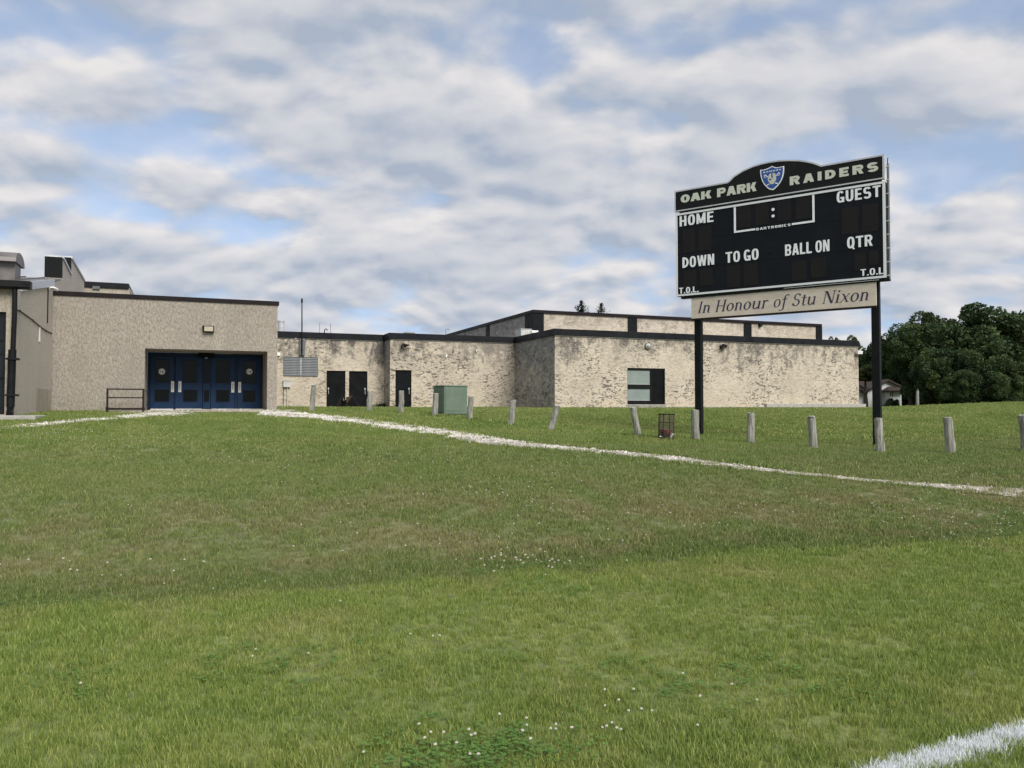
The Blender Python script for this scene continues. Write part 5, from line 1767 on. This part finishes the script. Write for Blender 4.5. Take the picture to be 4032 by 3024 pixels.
def serif(ch):
    """upright forms, slanted later; x-height .66; contrast pen"""
    k, t, s = .115, .038, .07
    feet = lambda x, y: bar(x - s, y, x + k + s, y + .03)
    if ch == 'I': return [bar(.08, 0, .08 + k, 1), feet(.08, 0), feet(.08, .97)], .30
    if ch == 'H': return [bar(.08, 0, .08 + k, 1), bar(.58, 0, .58 + k, 1), bar(.08 + k, .48, .58, .48 + t), feet(.08, 0), feet(.08, .97), feet(.58, 0), feet(.58, .97)], .80
    if ch == 'N': return [bar(.08, 0, .08 + t * 1.3, 1), bar(.66, 0, .66 + t * 1.3, 1), par(.58, 0, .07, 1, k * 1.25), bar(0, 0, .2, .03), bar(-.02, .97, .14, 1), bar(.58, .97, .8, 1)], .82
    if ch == 'n': return [bar(.06, 0, .06 + k, .66), ring(.28, .42, .22, .25, k, .05, 0, 150, 24), bar(.50 - k, .04, .50, .42), bar(.0, .62, .08, .66), bar(.0, 0, .22, .03), bar(.47, 0, .58, .03)], .60
    if ch == 'o': return [ring(.27, .33, .27, .345, k, t, 0, 360, 30)], .56
    if ch == 'u': return [bar(.06, .24, .06 + k, .66), ring(.27, .24, .21, .25, k, .045, 180, 340, 24), bar(.46, .0, .46 + k, .66), bar(0, .63, .10, .66), bar(.40, .63, .48, .66), bar(.55, 0, .64, .03)], .66
    if ch == 'r': return [bar(.06, 0, .06 + k, .66), ring(.30, .44, .18, .23, .06, .07, 35, 165, 18), bar(.0, .63, .08, .66), bar(0, 0, .22, .03)], .46
    if ch == 'f': return [bar(.14, -.18, .14 + k * .95, .80), ring(.36, .80, .22, .21, k * .9, .05, 35, 180, 20), ring(.04, -.18, .20, .12, k * .9, .04, 200, 360, 18), bar(.0, .62, .40, .66)], .46
    if ch == 't': return [bar(.12, .12, .12 + k, .86), ring(.28, .15, .16, .165, k * .9, .045, 180, 320, 18), bar(.0, .62, .36, .66)], .40
    if ch == 'i': return [bar(.06, 0, .06 + k, .66), bar(0, .63, .08, .66), bar(0, 0, .24, .03), ring(.12, .90, .07, .075, .07, .075, 0, 360, 16)], .28
    if ch == 'x': return [par(.40, 0, .04, .66, k), par(.0, 0, .46, .66, t * 1.4), bar(-.04, 0, .1, .03), bar(.40, .63, .56, .66), bar(0, .63, .16, .66), bar(.38, 0, .56, .03)], .58
    if ch == 'S': return [ring(.27, .735, .24, .28, k * .95, .05, 30, 270, 30), ring(.27, .265, .27, .28, k, .05, -165, 90, 30), bar(.46, .78, .50, .98), bar(.0, .02, .04, .24)], .58
    return [], .3

def word(name, text, style, a0, a1, z0, z1, mat, parent, y, th=.004, gap=.1, slant=0.0, **kw):
    """a word fitted to the box a0..a1 x z0..z1 on the board; each stroke its own thin slab"""
    x = 0; prims = []
    for ch in text:
        if ch == ' ':
            x += .42 * kw.get('W', .6); continue
        g, adv = style(ch, **kw) if style is sans else style(ch)
        for st in g:
            if st: prims.append([[(px + x, py) for px, py in q] for q in st])
        x += adv + gap
    x -= gap
    if slant:
        prims = [[[(px + slant * py, py) for px, py in q] for q in st] for st in prims]
    xs = [p[0] for st in prims for q in st for p in q]
    lo, hi = min(xs), max(xs)
    sx = (a1 - a0) / (hi - lo); sz = z1 - z0
    mb = MB()
    for i, st in enumerate(prims):
        yy = y - .0005 * (i % 9)
        for q in st:
            P = [(a0 + (px - lo) * sx, z0 + py * sz) for px, py in q]
            mb.add([(p[0], yy - th, p[1]) for p in P], [(0, 1, 2, 3)])
            m = len(P)
            mb.add([(p[0], yy - th, p[1]) for p in P] + [(p[0], y + .0005, p[1]) for p in P], [(k, (k + 1) % m, m + (k + 1) % m, m + k) for k in range(m)])
    me = bpy.data.meshes.new(name)
    me.from_pydata(mb.v, [], mb.f)
    me.materials.append(M[mat])
    o = link(bpy.data.objects.new(name, me), parent)
    return o

def scoreboard():
    gz = float(ground_z(*SB_L))
    o = tag(empty("scoreboard", (SB_L[0], SB_L[1], 0), SB_A), "black football scoreboard with white lettering raised on two black posts", "scoreboard")
    W = SB_W
    z0, z1 = 4.865, 7.305
    hz0, hz1 = 7.375, 7.985
    DP = .22
    # legs, steel square tube set behind the cabinet
    for px, py in ((2742, 1722), (3444, 1762)):
        a = sb(px, 1300, -.16)[0]
        wx = SB_L + SB_U * a - SB_N * .30
        g = float(ground_z(*wx))
        MB().box(a - .095, a + .095, .225, .415, g - .4, z1 - .2).build("leg", M['pilaster'], o, bevel=.008)
    # cabinet
    cab = MB().box(0, W, .012, DP, z0 + .002, z1).build("cabinet", M['sign_black'], o)
    for i in range(1, 3):      # module joints
        MB().box(0, W, .006, .0119, z0 + (z1 - z0) * i / 3 - .004, z0 + (z1 - z0) * i / 3 + .004).build("module_joint", M['header_black'], cab)
    b = .055
    fr = MB()
    for x0, x1, q0, q1, nm in ((0, W, z1 - b, z1 + .002, 'top'), (0, W, z0, z0 + b, 'b'), (0, b * .8, z0 + b, z1 - b, 'l'), (W - b, W + .002, z0 + b, z1 - b, 'r')):
        MB().box(x0 - .004, x1 + .004, -.012, .0115, q0, q1).build("border_strip", M['border'], cab)
    # digit windows
    digs = [(663, 787, 565, 765), (825, 945, 545, 740), (1020, 1140, 515, 705), (1180, 1310, 492, 690), (195, 300, 775, 985), (330, 445, 750, 965), (1578, 1722, 590, 820), (1757, 1900, 560, 800),
            (200, 315, 1140, 1290), (345, 455, 1125, 1270), (575, 695, 1095, 1285), (725, 850, 1075, 1268), (1145, 1270, 1050, 1225), (1310, 1445, 1025, 1200), (1690, 1790, 985, 1140), (1815, 1900, 965, 1090)]
    for x0, x1, y0, y1 in digs:
        c0, c1 = sc(x0, (y0 + y1) / 2)[0], sc(x1, (y0 + y1) / 2)[0]
        q1, q0 = sc((x0 + x1) / 2, y0)[1], sc((x0 + x1) / 2, y1)[1]
        MB().box(c0, c1, .004, .0118, q0, q1).build("digit_window", M['digit'], cab)
    # clock frame and colon
    (ca, cz1), (cb, _) = sc(640, 548), sc(1340, 455)
    cz0 = sc(648, 812)[1]
    cz1 = z1 - b
    t = .052
    dk0, dk1 = sc(835, 780)[0], sc(1135, 735)[0]
    for x0, x1, q0, q1 in ((ca, ca + t, cz0, cz1), (cb - t, cb, cz0, cz1), (ca + t, dk0 - .03, cz0, cz0 + t), (dk1 + .03, cb - t, cz0, cz0 + t)):
        MB().box(x0, x1, -.004, .0117, q0, q1 - .001).build("clock_frame", M['letter'], cab)
    for y in (608, 665):
        ca_, cz_ = sc(982, y)
        MB().prism([(ca_ + .042 * math.cos(k * .3927), cz_ + .042 * math.sin(k * .3927)) for k in range(16)], 'y', -.006, .003).build("colon_lamp", M['letter'], cab)
    ca_, cz_ = sc(955, 985)
    MB().prism([(ca_ + .03 * math.cos(k * .5236), cz_ + .03 * math.sin(k * .5236)) for k in range(12)], 'y', -.02, .003).build("speaker_button", M['pilaster'], cab)
    cond = dict(W=.56, w=.185, b=.155)
    def lay(text, bl, tr, mat='letter', par_=cab, **k):
        (x0, q0), (x1, q1) = sc(*bl), sc(*tr)
        word(text.lower().replace(' ', '_').replace('.', '') + "_lettering", text, sans, x0, x1, q0, q1, mat, par_, .003, **k)
    lay("HOME", (168, 757), (462, 622), gap=.13, **cond)
    lay("GUEST", (1537, 551), (1918, 394), gap=.12, **cond)
    lay("DOWN", (193, 1118), (468, 993), gap=.11, **cond)
    lay("TO GO", (569, 1074), (855, 947), gap=.10, **cond)
    lay("BALL ON", (1087, 1013), (1472, 868), gap=.10, **cond)
    lay("QTR", (1627, 948), (1848, 824), gap=.10, **cond)
    lay("T.O.L.", (164, 1342), (333, 1275), gap=.11, W=.6, w=.19, b=.16)
    lay("T.O.L.", (1745, 1188), (1968, 1108), gap=.11, W=.6, w=.19, b=.16)
    lay("DAKTRONICS", (836, 791), (1134, 729), gap=.24, W=.76, w=.24, b=.22)
    # conduit and brackets on the right end, bottom channel
    MB().tube([(W + .05, .12, z0 - .04), (W + .05, .12, hz1 - .22)], .03, 8).build("end_conduit", M['louver'], o, True)
    MB().tube([(W + .03, .18, z0 + .2), (W + .03, .18, hz1 - .1), (W + .05, .14, hz1 - .06)], .012, 6).build("end_cable", M['rail'], o, True)
    for z in np.linspace(z0 + .05, hz1 - .3, 9):
        MB().box(W + .003, W + .075, .09, .20, z, z + .03).build("conduit_clip", M['steel'], o)
    MB().box(.14, W + .07, .02, .18, z0 - .075, z0 - .004).build("bottom_channel", M['header_black'], o)
    MB().box(W * .55, W * .97, .008, .019, z0 - .045, z0 - .03).build("channel_edge", M['trim'], o)
    MB().box(.10, W - .1, .03, .2, z1 + .003, hz0 - .003).build("header_gap_channel", M['header_black'], o)
    # arched header sign
    arch = []
    pts = [(128, 437), (590, 355), (640, 318), (720, 268), (800, 232), (880, 207), (960, 190), (1040, 180), (1120, 176), (1200, 178), (1260, 184), (1320, 197), (1370, 213), (1400, 216), (1955, 115)]
    top = [sc(*p) for p in pts]
    top = [(a, (hz1 if i in (0, 1, len(top) - 2, len(top) - 1) else max(hz1, z))) for i, (a, z) in enumerate(top)]
    top[0] = (-.03, hz1); top[-1] = (W - .02, hz1)
    outline = [(-.03, hz0), (W - .02, hz0)] + top[::-1]
    hd = MB().prism(outline, 'y', .005, .10).build("header_sign", M['header_black'], o)
    cx = sum(p[0] for p in outline) / len(outline)
    trim = MB()
    loop = outline + [outline[0]]
    for i in range(len(loop) - 1):
        (xa, za), (xb, zb) = loop[i], loop[i + 1]
        d = Vector((xb - xa, zb - za)).normalized(); nn = Vector((-d.y, d.x)) * .032
        trim.add([(xa, -.004 - .0004 * (i % 3), za), (xb, -.004 - .0004 * (i % 3), zb), (xb + nn.x - d.x * .0, -.004 - .0004 * (i % 3), zb + nn.y), (xa + nn.x, -.004 - .0004 * (i % 3), za + nn.y)], [(0, 1, 2, 3)])
        ox = nn * -.12
        trim.add([(xa, -.004, za), (xb, -.004, zb), (xb, .104, zb), (xa, .104, za)], [(0, 1, 2, 3)])
        trim.v[-4:] = [(v[0] + ox.x, v[1], v[2] + ox.y) for v in trim.v[-4:]]
    tm = bpy.data.meshes.new("header_trim"); tm.from_pydata(trim.v, [], trim.f); tm.materials.append(M['trim'])
    link(bpy.data.objects.new("header_trim", tm), hd)
    heavy = dict(W=.78, w=.29, b=.25, e=2.05)
    def layh(text, bl, tr, gap):
        (x0, q0), (x1, q1) = sc(*bl), sc(*tr)
        word(text.lower() + "_lettering", text, sans, x0, x1, q0, q1, 'letter_pale', hd, .0, gap=gap, **heavy)
    layh("OAK", (178, 553), (445, 439), .06)
    layh("PARK", (495, 503), (838, 367), .08)
    layh("RAIDERS", (1128, 399), (1897, 191), .28)
    # emblem: blue shield, white rim, word, crossed swords, silver helmeted head
    def ce(x, y): return sb(2950 + x * .09643, 620 + y * .09643)
    sh = [(452, 512), (560, 508), (680, 480), (800, 430), (880, 385), (945, 350), (1010, 385), (1100, 408), (1200, 405), (1320, 375), (1425, 350), (1430, 480), (1415, 650), (1380, 800), (1320, 950), (1240, 1080),
          (1150, 1190), (1060, 1275), (985, 1335), (880, 1325), (780, 1280), (690, 1200), (600, 1090), (530, 960), (480, 800), (455, 650)]
    S_ = [ce(*p) for p in sh]
    mc = (sum(p[0] for p in S_) / len(S_), sum(p[1] for p in S_) / len(S_))
    em = MB().prism(S_, 'y', -.012, .004).build("shield_emblem", M['letter'], hd)
    em["label"] = "blue shield emblem with a white rim"
    MB().prism([(mc[0] + (p[0] - mc[0]) * .905, mc[1] + (p[1] - mc[1]) * .905) for p in S_], 'y', -.0155, -.0125).build("shield_field", M['shield_blue'], em)
    hdp = [(905, 650), (870, 655), (825, 700), (785, 790), (760, 900), (790, 980), (830, 1030), (870, 1090), (930, 1100), (1000, 1085), (1040, 1010), (1090, 960), (1115, 870), (1095, 760), (1080, 680), (1030, 640), (970, 640)]
    MB().prism([ce(*p) for p in hdp], 'y', -.0185, -.016).build("helmet_shape", M['emblem_grey'], em)
    MB().prism([ce(*p) for p in [(908, 640), (958, 636), (972, 800), (985, 850), (950, 840), (918, 825)]], 'y', -.0205, -.019).build("helmet_stripe", M['shield_blue'], em)
    MB().prism([ce(*p) for p in [(815, 880), (900, 868), (932, 905), (880, 938), (820, 930)]], 'y', -.0205, -.019).build("dark_patch", M['shield_blue'], em)
    def stroke(name, pts_, w_, yy):
        mb = MB()
        q = [Vector(ce(*p)) for p in pts_]
        for i in range(len(q) - 1):
            d = (q[i + 1] - q[i]).normalized(); n_ = Vector((-d.y, d.x)) * w_
            mb.prism([tuple(q[i] + n_), tuple(q[i + 1] + n_), tuple(q[i + 1] - n_), tuple(q[i] - n_)], 'y', yy - .0004 * i, yy + .002)
        mb.build(name, M['letter'], em)
    stroke("sword", [(640, 712), (700, 750), (765, 805)], .012, -.0178)
    stroke("sword_hilt", [(645, 712), (612, 765), (640, 822), (705, 826)], .007, -.0178)
    stroke("sword", [(1225, 610), (1170, 680), (1110, 762)], .012, -.0178)
    stroke("sword_hilt", [(1228, 606), (1256, 660), (1236, 718), (1180, 745)], .007, -.0178)
    stroke("sword_tip", [(702, 1165), (760, 1130), (828, 1085)], .011, -.0178)
    stroke("sword_tip", [(1178, 1072), (1120, 1056), (1060, 1040)], .014, -.0178)
    (x0, q0), (x1, q1) = ce(585, 655), ce(1300, 440)
    word("raiders_lettering", "RAIDERS", sans, x0, x1, q0 + .005, q1 - .02, 'letter', em, -.0158, th=.002, gap=.3, W=.66, w=.23, b=.2)
    # honour board below
    (x0, q1), (x1, _) = sc(263, 1380), sc(1876, 1232)
    q1 = z0 - .08; q0 = sc(268, 1558)[1]
    hb = MB().box(x0, x1, .05, .09, q0, q1).build("honour_board", M['honour'], o, bevel=.004)
    MB().box(x0 + .02, x1 - .02, .06, .16, q0 - .045, q0 - .002).build("board_rail", M['rail'], hb)
    def lh(text, xl, xr, base_l, cap_l):
        (s0_, zb) = sc(xl, base_l); s1_ = sc(xr, base_l - (xr - xl) * .08)[0]
        zc = sc(xl, cap_l)[1]
        return text, s0_, s1_, zb, zc
    zb = np.mean([sc(318, 1512)[1], sc(1410, 1424)[1], sc(470, 1498)[1]]); zc = zb + .325
    for text, xl, xr in (("In", 318, 425), ("Honour", 470, 940), ("of", 983, 1125), ("Stu", 1143, 1350), ("Nixon", 1405, 1808)):
        s0_, s1_ = sc(xl, 1440)[0], sc(xr, 1380)[0]
        word(text.lower() + "_lettering", text, serif, s0_, s1_, zb, zc, 'navy_ink', hb, .048, th=.002, gap=.07, slant=.21)
    return o
scoreboard()

# ------------------------------------------------------------------ trees, house and hedge beyond the lawn
def crown_mesh(name, seed, rx, rz, lobes, leaves, size, mat, gaps=.0):
    rnd = np.random.default_rng(seed)
    cs = []
    for _ in range(lobes):
        d = rnd.normal(size=3); d /= np.linalg.norm(d)
        r = rnd.uniform(.15, .90)
        cs.append((d[0] * r * rx, d[1] * r * rx, d[2] * r * rz * .92 + .0, rnd.uniform(.16, .34)))
    V_, F_ = [], []
    k = 0
    per = leaves // lobes
    for cx, cy, cz, q in cs:
        d = rnd.normal(size=(per, 3)); d /= np.linalg.norm(d, axis=1)[:, None]
        rr = rnd.uniform(.55, 1.06, per) ** .6
        P = np.stack([cx + d[:, 0] * rr * q * rx, cy + d[:, 1] * rr * q * rx, cz + d[:, 2] * rr * q * rz * .85], 1)
        n1 = rnd.normal(size=(per, 3)); n1 /= np.linalg.norm(n1, axis=1)[:, None]
        n2 = np.cross(n1, rnd.normal(size=(per, 3))); n2 /= np.linalg.norm(n2, axis=1)[:, None]
        s = size * rnd.uniform(.5, 1.25, per)[:, None]
        A, B, C, D = P - n1 * s, P + n2 * s * .55, P + n1 * s, P - n2 * s * .55
        V_.append(np.stack([A, B, C, D], 1).reshape(-1, 3))
    V_ = np.concatenate(V_)
    n = len(V_) // 4
    me = bpy.data.meshes.new(name)
    me.from_pydata(V_.tolist(), [], np.arange(n * 4).reshape(n, 4).tolist())
    me.materials.append(mat)
    return me

def trunk_mesh(seed, h, r, mat, crown_rx, base):
    rnd = random.Random(seed)
    mb = MB()
    path = [(0, 0, -.4)]; rs = [r * 1.25]
    x = y = 0
    for i in range(1, 7):
        x += rnd.uniform(-.12, .12); y += rnd.uniform(-.12, .12)
        path.append((x, y, h * i / 6)); rs.append(r * (1 - .13 * i))
    mb.tube(path, rs, 9)
    for k in range(7):
        a = rnd.uniform(0, 6.28); z = h * rnd.uniform(.35, .95); L = crown_rx * rnd.uniform(.5, .85)
        p0 = (x * z / h, y * z / h, z)
        p1 = (p0[0] + math.cos(a) * L * .5, p0[1] + math.sin(a) * L * .5, z + L * .45)
        p2 = (p0[0] + math.cos(a) * L, p0[1] + math.sin(a) * L, z + L * .7)
        mb.tube([p0, p1, p2], [r * .4, r * .26, r * .1], 6)
    return mb.mesh("trunk", mat, True)

def far_trees():
    crowns = [crown_mesh("crown", 900 + k, 3.4, 4.2, 80, 44000, .145, M['leaf'] if k != 2 else M['leaf2']) for k in range(3)]
    trunks = [trunk_mesh(910 + k, 6.0, .24, M['bark'], 3.0, 2.0) for k in range(3)]
    def tree(px, py_top, D, wpx, low, kind, lab, grp):
        """crown top at the pixel, at depth D; wpx crown width in photo pixels; low = crown's lower edge above ground"""
        X = (px - CX) / F * D
        gz = float(ground_z(X, D))
        ztop = EYE + (1605 - py_top) / F * D
        h = ztop - gz
        rx = wpx * D / F / 2
        o = tag(empty("deciduous_tree", (X, D, gz), random.Random(px).uniform(0, 6.28)), lab, "tree", grp)
        c = link(bpy.data.objects.new("crown", crowns[kind]), o)
        half = (h - low) / 2
        c.location = (0, 0, low + half)
        c.scale = (rx / 3.4, rx / 3.4, half / 4.35)
        t = link(bpy.data.objects.new("trunk", trunks[kind]), o)
        t.scale = (1, 1, (low + half * 1.1) / 6.0)
    G = "trees beyond the lawn on the right"
    tree(3815, 1178, 72, 440, .3, 0, "tallest broad dark green tree in the group right of the scoreboard", G)
    tree(3690, 1188, 74, 270, .6, 2, "tree with a pale loose top just left of the tallest tree", G)
    tree(3590, 1240, 72, 250, 2.7, 1, "rounded dark tree rising behind the white house's hedge", G)
    tree(3505, 1318, 97, 200, 1.0, 0, "lower dark tree directly right of the scoreboard's right leg", G)
    tree(3995, 1166, 72, 330, .2, 1, "dark tree at the right edge of the picture", G)
    tree(4150, 1190, 70, 330, .2, 2, "olive tree cut by the right edge of the picture", G)
    tree(3710, 1330, 67, 240, -.3, 1, "low hanging dark tree below the tallest crown's left side", G)
    tree(3870, 1330, 66, 280, -.4, 0, "low hanging dark tree below the tallest crown's right side", G)
    tree(4030, 1360, 64, 260, -.4, 2, "low olive shrub tree at the right edge under the crowns", G)
    tree(3625, 1400, 72, 170, -.3, 0, "shaded low tree just behind the pale grey trunk", G)
    tree(3795, 1430, 63, 180, -.5, 1, "dark shrub at the foot of the tallest tree", G)
    tree(3945, 1450, 62, 180, -.5, 0, "dark shrub at the foot of the right hand trees", G)
    tree(3425, 1325, 98, 130, .5, 0, "slim tree between the cream wall and the scoreboard's right leg", G)
    tree(3372, 1330, 100, 100, .5, 1, "narrow tree just behind the building's right end", G)
    tree(3345, 1303, 106, 110, 3.0, 2, "pale tree top showing over the building's right end", G)
    tree(3287, 1310, 106, 75, 4.0, 2, "small pale tree top showing over the black roof edge", G)
    tree(3408, 1430, 82, 110, 2.6, 2, "brownish tree drooping over the white house's left part", G)
    tree(3990, 1240, 90, 520, -.5, 0, "far dark tree filling the gap behind the right group", G)
    tree(3720, 1260, 92, 420, -.5, 1, "far dark tree filling the gap behind the tallest tree", G)
    tree(3560, 1330, 100, 300, -.5, 0, "far dark tree standing behind the white house", G)
    # two spruce tips over the gym roof
    def spruce(px, py_top, D, seed, lab):
        rnd = random.Random(seed)
        X = (px - CX) / F * D
        gz = float(ground_z(X, D)); h = EYE + (1605 - py_top) / F * D - gz
        o = tag(empty("spruce_tree", (X, D, gz)), lab, "tree", "spruce tips over the roof")
        MB().tube([(0, 0, -.3), (0, 0, h * .5), (0, 0, h * .995)], [.28, .15, .015], 8).build("trunk", M['bark'], o, True)
        vs_, fs = [], []
        z = 1.0
        while z < h - .1:
            L = (h - z) * .52 + .10
            step = .20 + (h - z) * .02
            for k in range(6):
                a = rnd.uniform(0, 6.28); Lk = L * rnd.uniform(.55, 1.15)
                m = max(4, int(Lk / .09)) if z > h - 4 else max(3, int(Lk / .3))
                up = .75 if z > h - 2.5 else .15
                for j in range(m):
                    f = (j + rnd.random()) / m
                    c = Vector((math.cos(a) * Lk * f, math.sin(a) * Lk * f, z + up * Lk * f * f - .12 * Lk * f))
                    for _ in range(2):
                        d = Vector((rnd.uniform(-1, 1), rnd.uniform(-1, 1), rnd.uniform(-.3, .8))).normalized()
                        s_ = .17 * (1.2 - .5 * f)
                        w_ = d.cross(Vector((0, 0, 1))).normalized() * s_ * .42
                        q = len(vs_)
                        vs_ += [c - w_, c + w_, c + d * s_ * 2.0]
                        fs.append((q, q + 1, q + 2))
            z += step
        me = bpy.data.meshes.new("crown"); me.from_pydata([tuple(v) for v in vs_], [], fs); me.materials.append(M['needle'])
        link(bpy.data.objects.new("crown", me), o)
    spruce(2290, 1182, 90, 3, "fuller left spruce tip above the taller block's roof edge")
    spruce(2369, 1192, 92, 7, "thin right spruce tip leaning above the taller block's roof edge")
    # pale trunk standing before the trees
    g = ground_hit(3612, 1583, 40, 80)
    D = 58.0; X = (3612 - CX) / F * D; gz = float(ground_z(X, D)); h = EYE + (1605 - 1531) / F * D - gz
    o = tag(empty("broken_trunk", (X, D, gz)), "pale grey broken trunk standing before the dark trees", "tree trunk")
    MB().tube([(0, 0, -.3), (0, 0, h * .6), (.02, 0, h * .9)], [.115, .105, .09], 10).build("trunk", M['bark_pale'], o, True)
    MB().tube([(.02, 0, h * .9), (.0, 0, h)], [.09, .05], 10).build("broken_tip", M['bark'], o, True)
far_trees()

def house():
    D = 84.0
    gz = float(ground_z((3480 - CX) / F * D, D))
    def at(x, y):       # crop 3370,1440 scale .15823
        px, py = 3370 + x * .15823, 1440 + y * .15823
        return (px - CX) / F * D, EYE + (1605 - py) / F * D
    X0, _ = at(780, 1000)
    o = tag(empty("white_house", (X0, D, gz)), "white gabled house with brown roof beyond the lawn", "house")
    def L(x, y):
        a, z = at(x, y); return a - X0, z - gz
    ridge = L(785, 385); eL = L(250, 590); eR = L(1080, 560)
    wl, wr = L(395, 800)[0] - .6, L(835, 800)[0]
    zl = L(585, 480)[1]
    # gable wall facing the lawn
    slope = (ridge[1] - zl) / (ridge[0] - L(585, 480)[0])
    zL = ridge[1] - slope * (ridge[0] - wl); zR = ridge[1] - slope * (wr + 1.2 - ridge[0])
    MB().prism([(wl, -.6), (wr + 1.2, -.6), (wr + 1.2, zR), (ridge[0], ridge[1]), (wl, zL)], 'y', 0, 7).build("wall", M['white_wall'], o)
    rf = MB()
    for sx, zz, xx in ((-1, zL, wl), (1, zR, wr + 1.2)):
        x1 = xx + sx * .35; z1 = zz - slope * .35
        rf.prism([(ridge[0], ridge[1] + .02), (x1, z1 + .02), (x1, z1 + .17), (ridge[0], ridge[1] + .2)], 'y', -.35, 7.3)
    rf.build("roof", M['brown_roof'], o)
    # left lower wing
    a, b_ = L(110, 800)[0], L(400, 800)[0]
    z = L(180, 610)[1]
    MB().box(a - 3, b_ - .62, .4, 6, -.6, z).build("side_wing_wall", M['white_wall'], o)
    MB().prism([(a - 3.3, z), (b_ - .61, z), (b_ - .61, z + .15), (a - .2, z + .45), (a - 3.3, z + .45)], 'y', .0, 6.3).build("side_wing_roof", M['brown_roof'], o)
    MB().box(L(240, 800)[0], L(252, 800)[0], .33, .399, -.6, z).build("downpipe", M['rail'], o)
    # porch wing to the right with bay window
    px_ = -.55                      # the porch stands 1.2 m nearer than the gable wall
    c, d = wr + .02 + px_, L(1085, 700)[0] + px_
    zt = L(900, 625)[1]
    MB().box(c + 1.21, d, -1.2, 5, -.6, zt).build("porch_wall", M['white_wall'], o)
    MB().box(c, c + 1.2, -1.19, -.01, -.6, zt).build("bay_wall", M['white_wall'], o)
    e0, e1 = L(745, 620)[0] + px_, L(1160, 620)[0] + px_
    zr = L(1200, 400)[1]
    q = MB()
    q.add([(e0, -1.7, zt), (e1, -1.7, zt), (e1, 5, zt), (e0, 5, zt), (e0 + .9, .6, zt + .5), (e1 - .1, 2.0, zr), (e1 + 1.2, 3.5, zr)], [(0, 1, 5, 4), (1, 2, 6, 5), (0, 4, 3), (4, 5, 6, 2, 3)])
    q.build("porch_roof", M['brown_roof'], o)
    MB().box(e0 + .01, e1 - .01, -1.69, 4.9, zt - .16, zt - .002).build("porch_soffit", M['rail'], o)
    x0, z1 = L(838, 650); x1, z0 = L(925, 795); x0 += px_; x1 += px_
    w = MB().box(x0, x1, -1.235, -1.195, z0, z1).build("window", M['white'], o)
    m = (x0 + x1) / 2
    for p0, p1 in ((x0 + .03, m - .05), (m + .05, x1 - .03)):
        MB().box(p0, p1, -1.25, -1.236, z0 + .05, z1 - .05).build("pane", M['glass_win'], w)
    # clipped hedge before it
    hx = (L(705, 900)[0] + L(1080, 900)[0]) / 2
    hh = tag(empty("round_hedge", ((X0 + hx) * (D - 4) / D, D - 4, float(ground_z((X0 + hx) * (D - 4) / D, D - 4)))), "dark clipped round hedge before the white house", "hedge")
    rx = (L(1080, 900)[0] - L(705, 900)[0]) / 2
    me = crown_mesh("foliage", 77, 1.0, 1.0, 40, 5000, .09, M['hedge'])
    f = link(bpy.data.objects.new("foliage", me), hh); f.scale = (rx, 1.3, L(850, 810)[1] / 1.05); 
    MB().lathe([(rx * .85, -.3), (rx * .88, .3), (rx * .6, L(850, 840)[1] * .85)], 14).build("core_branches", M['hedge'], hh, True)
house()
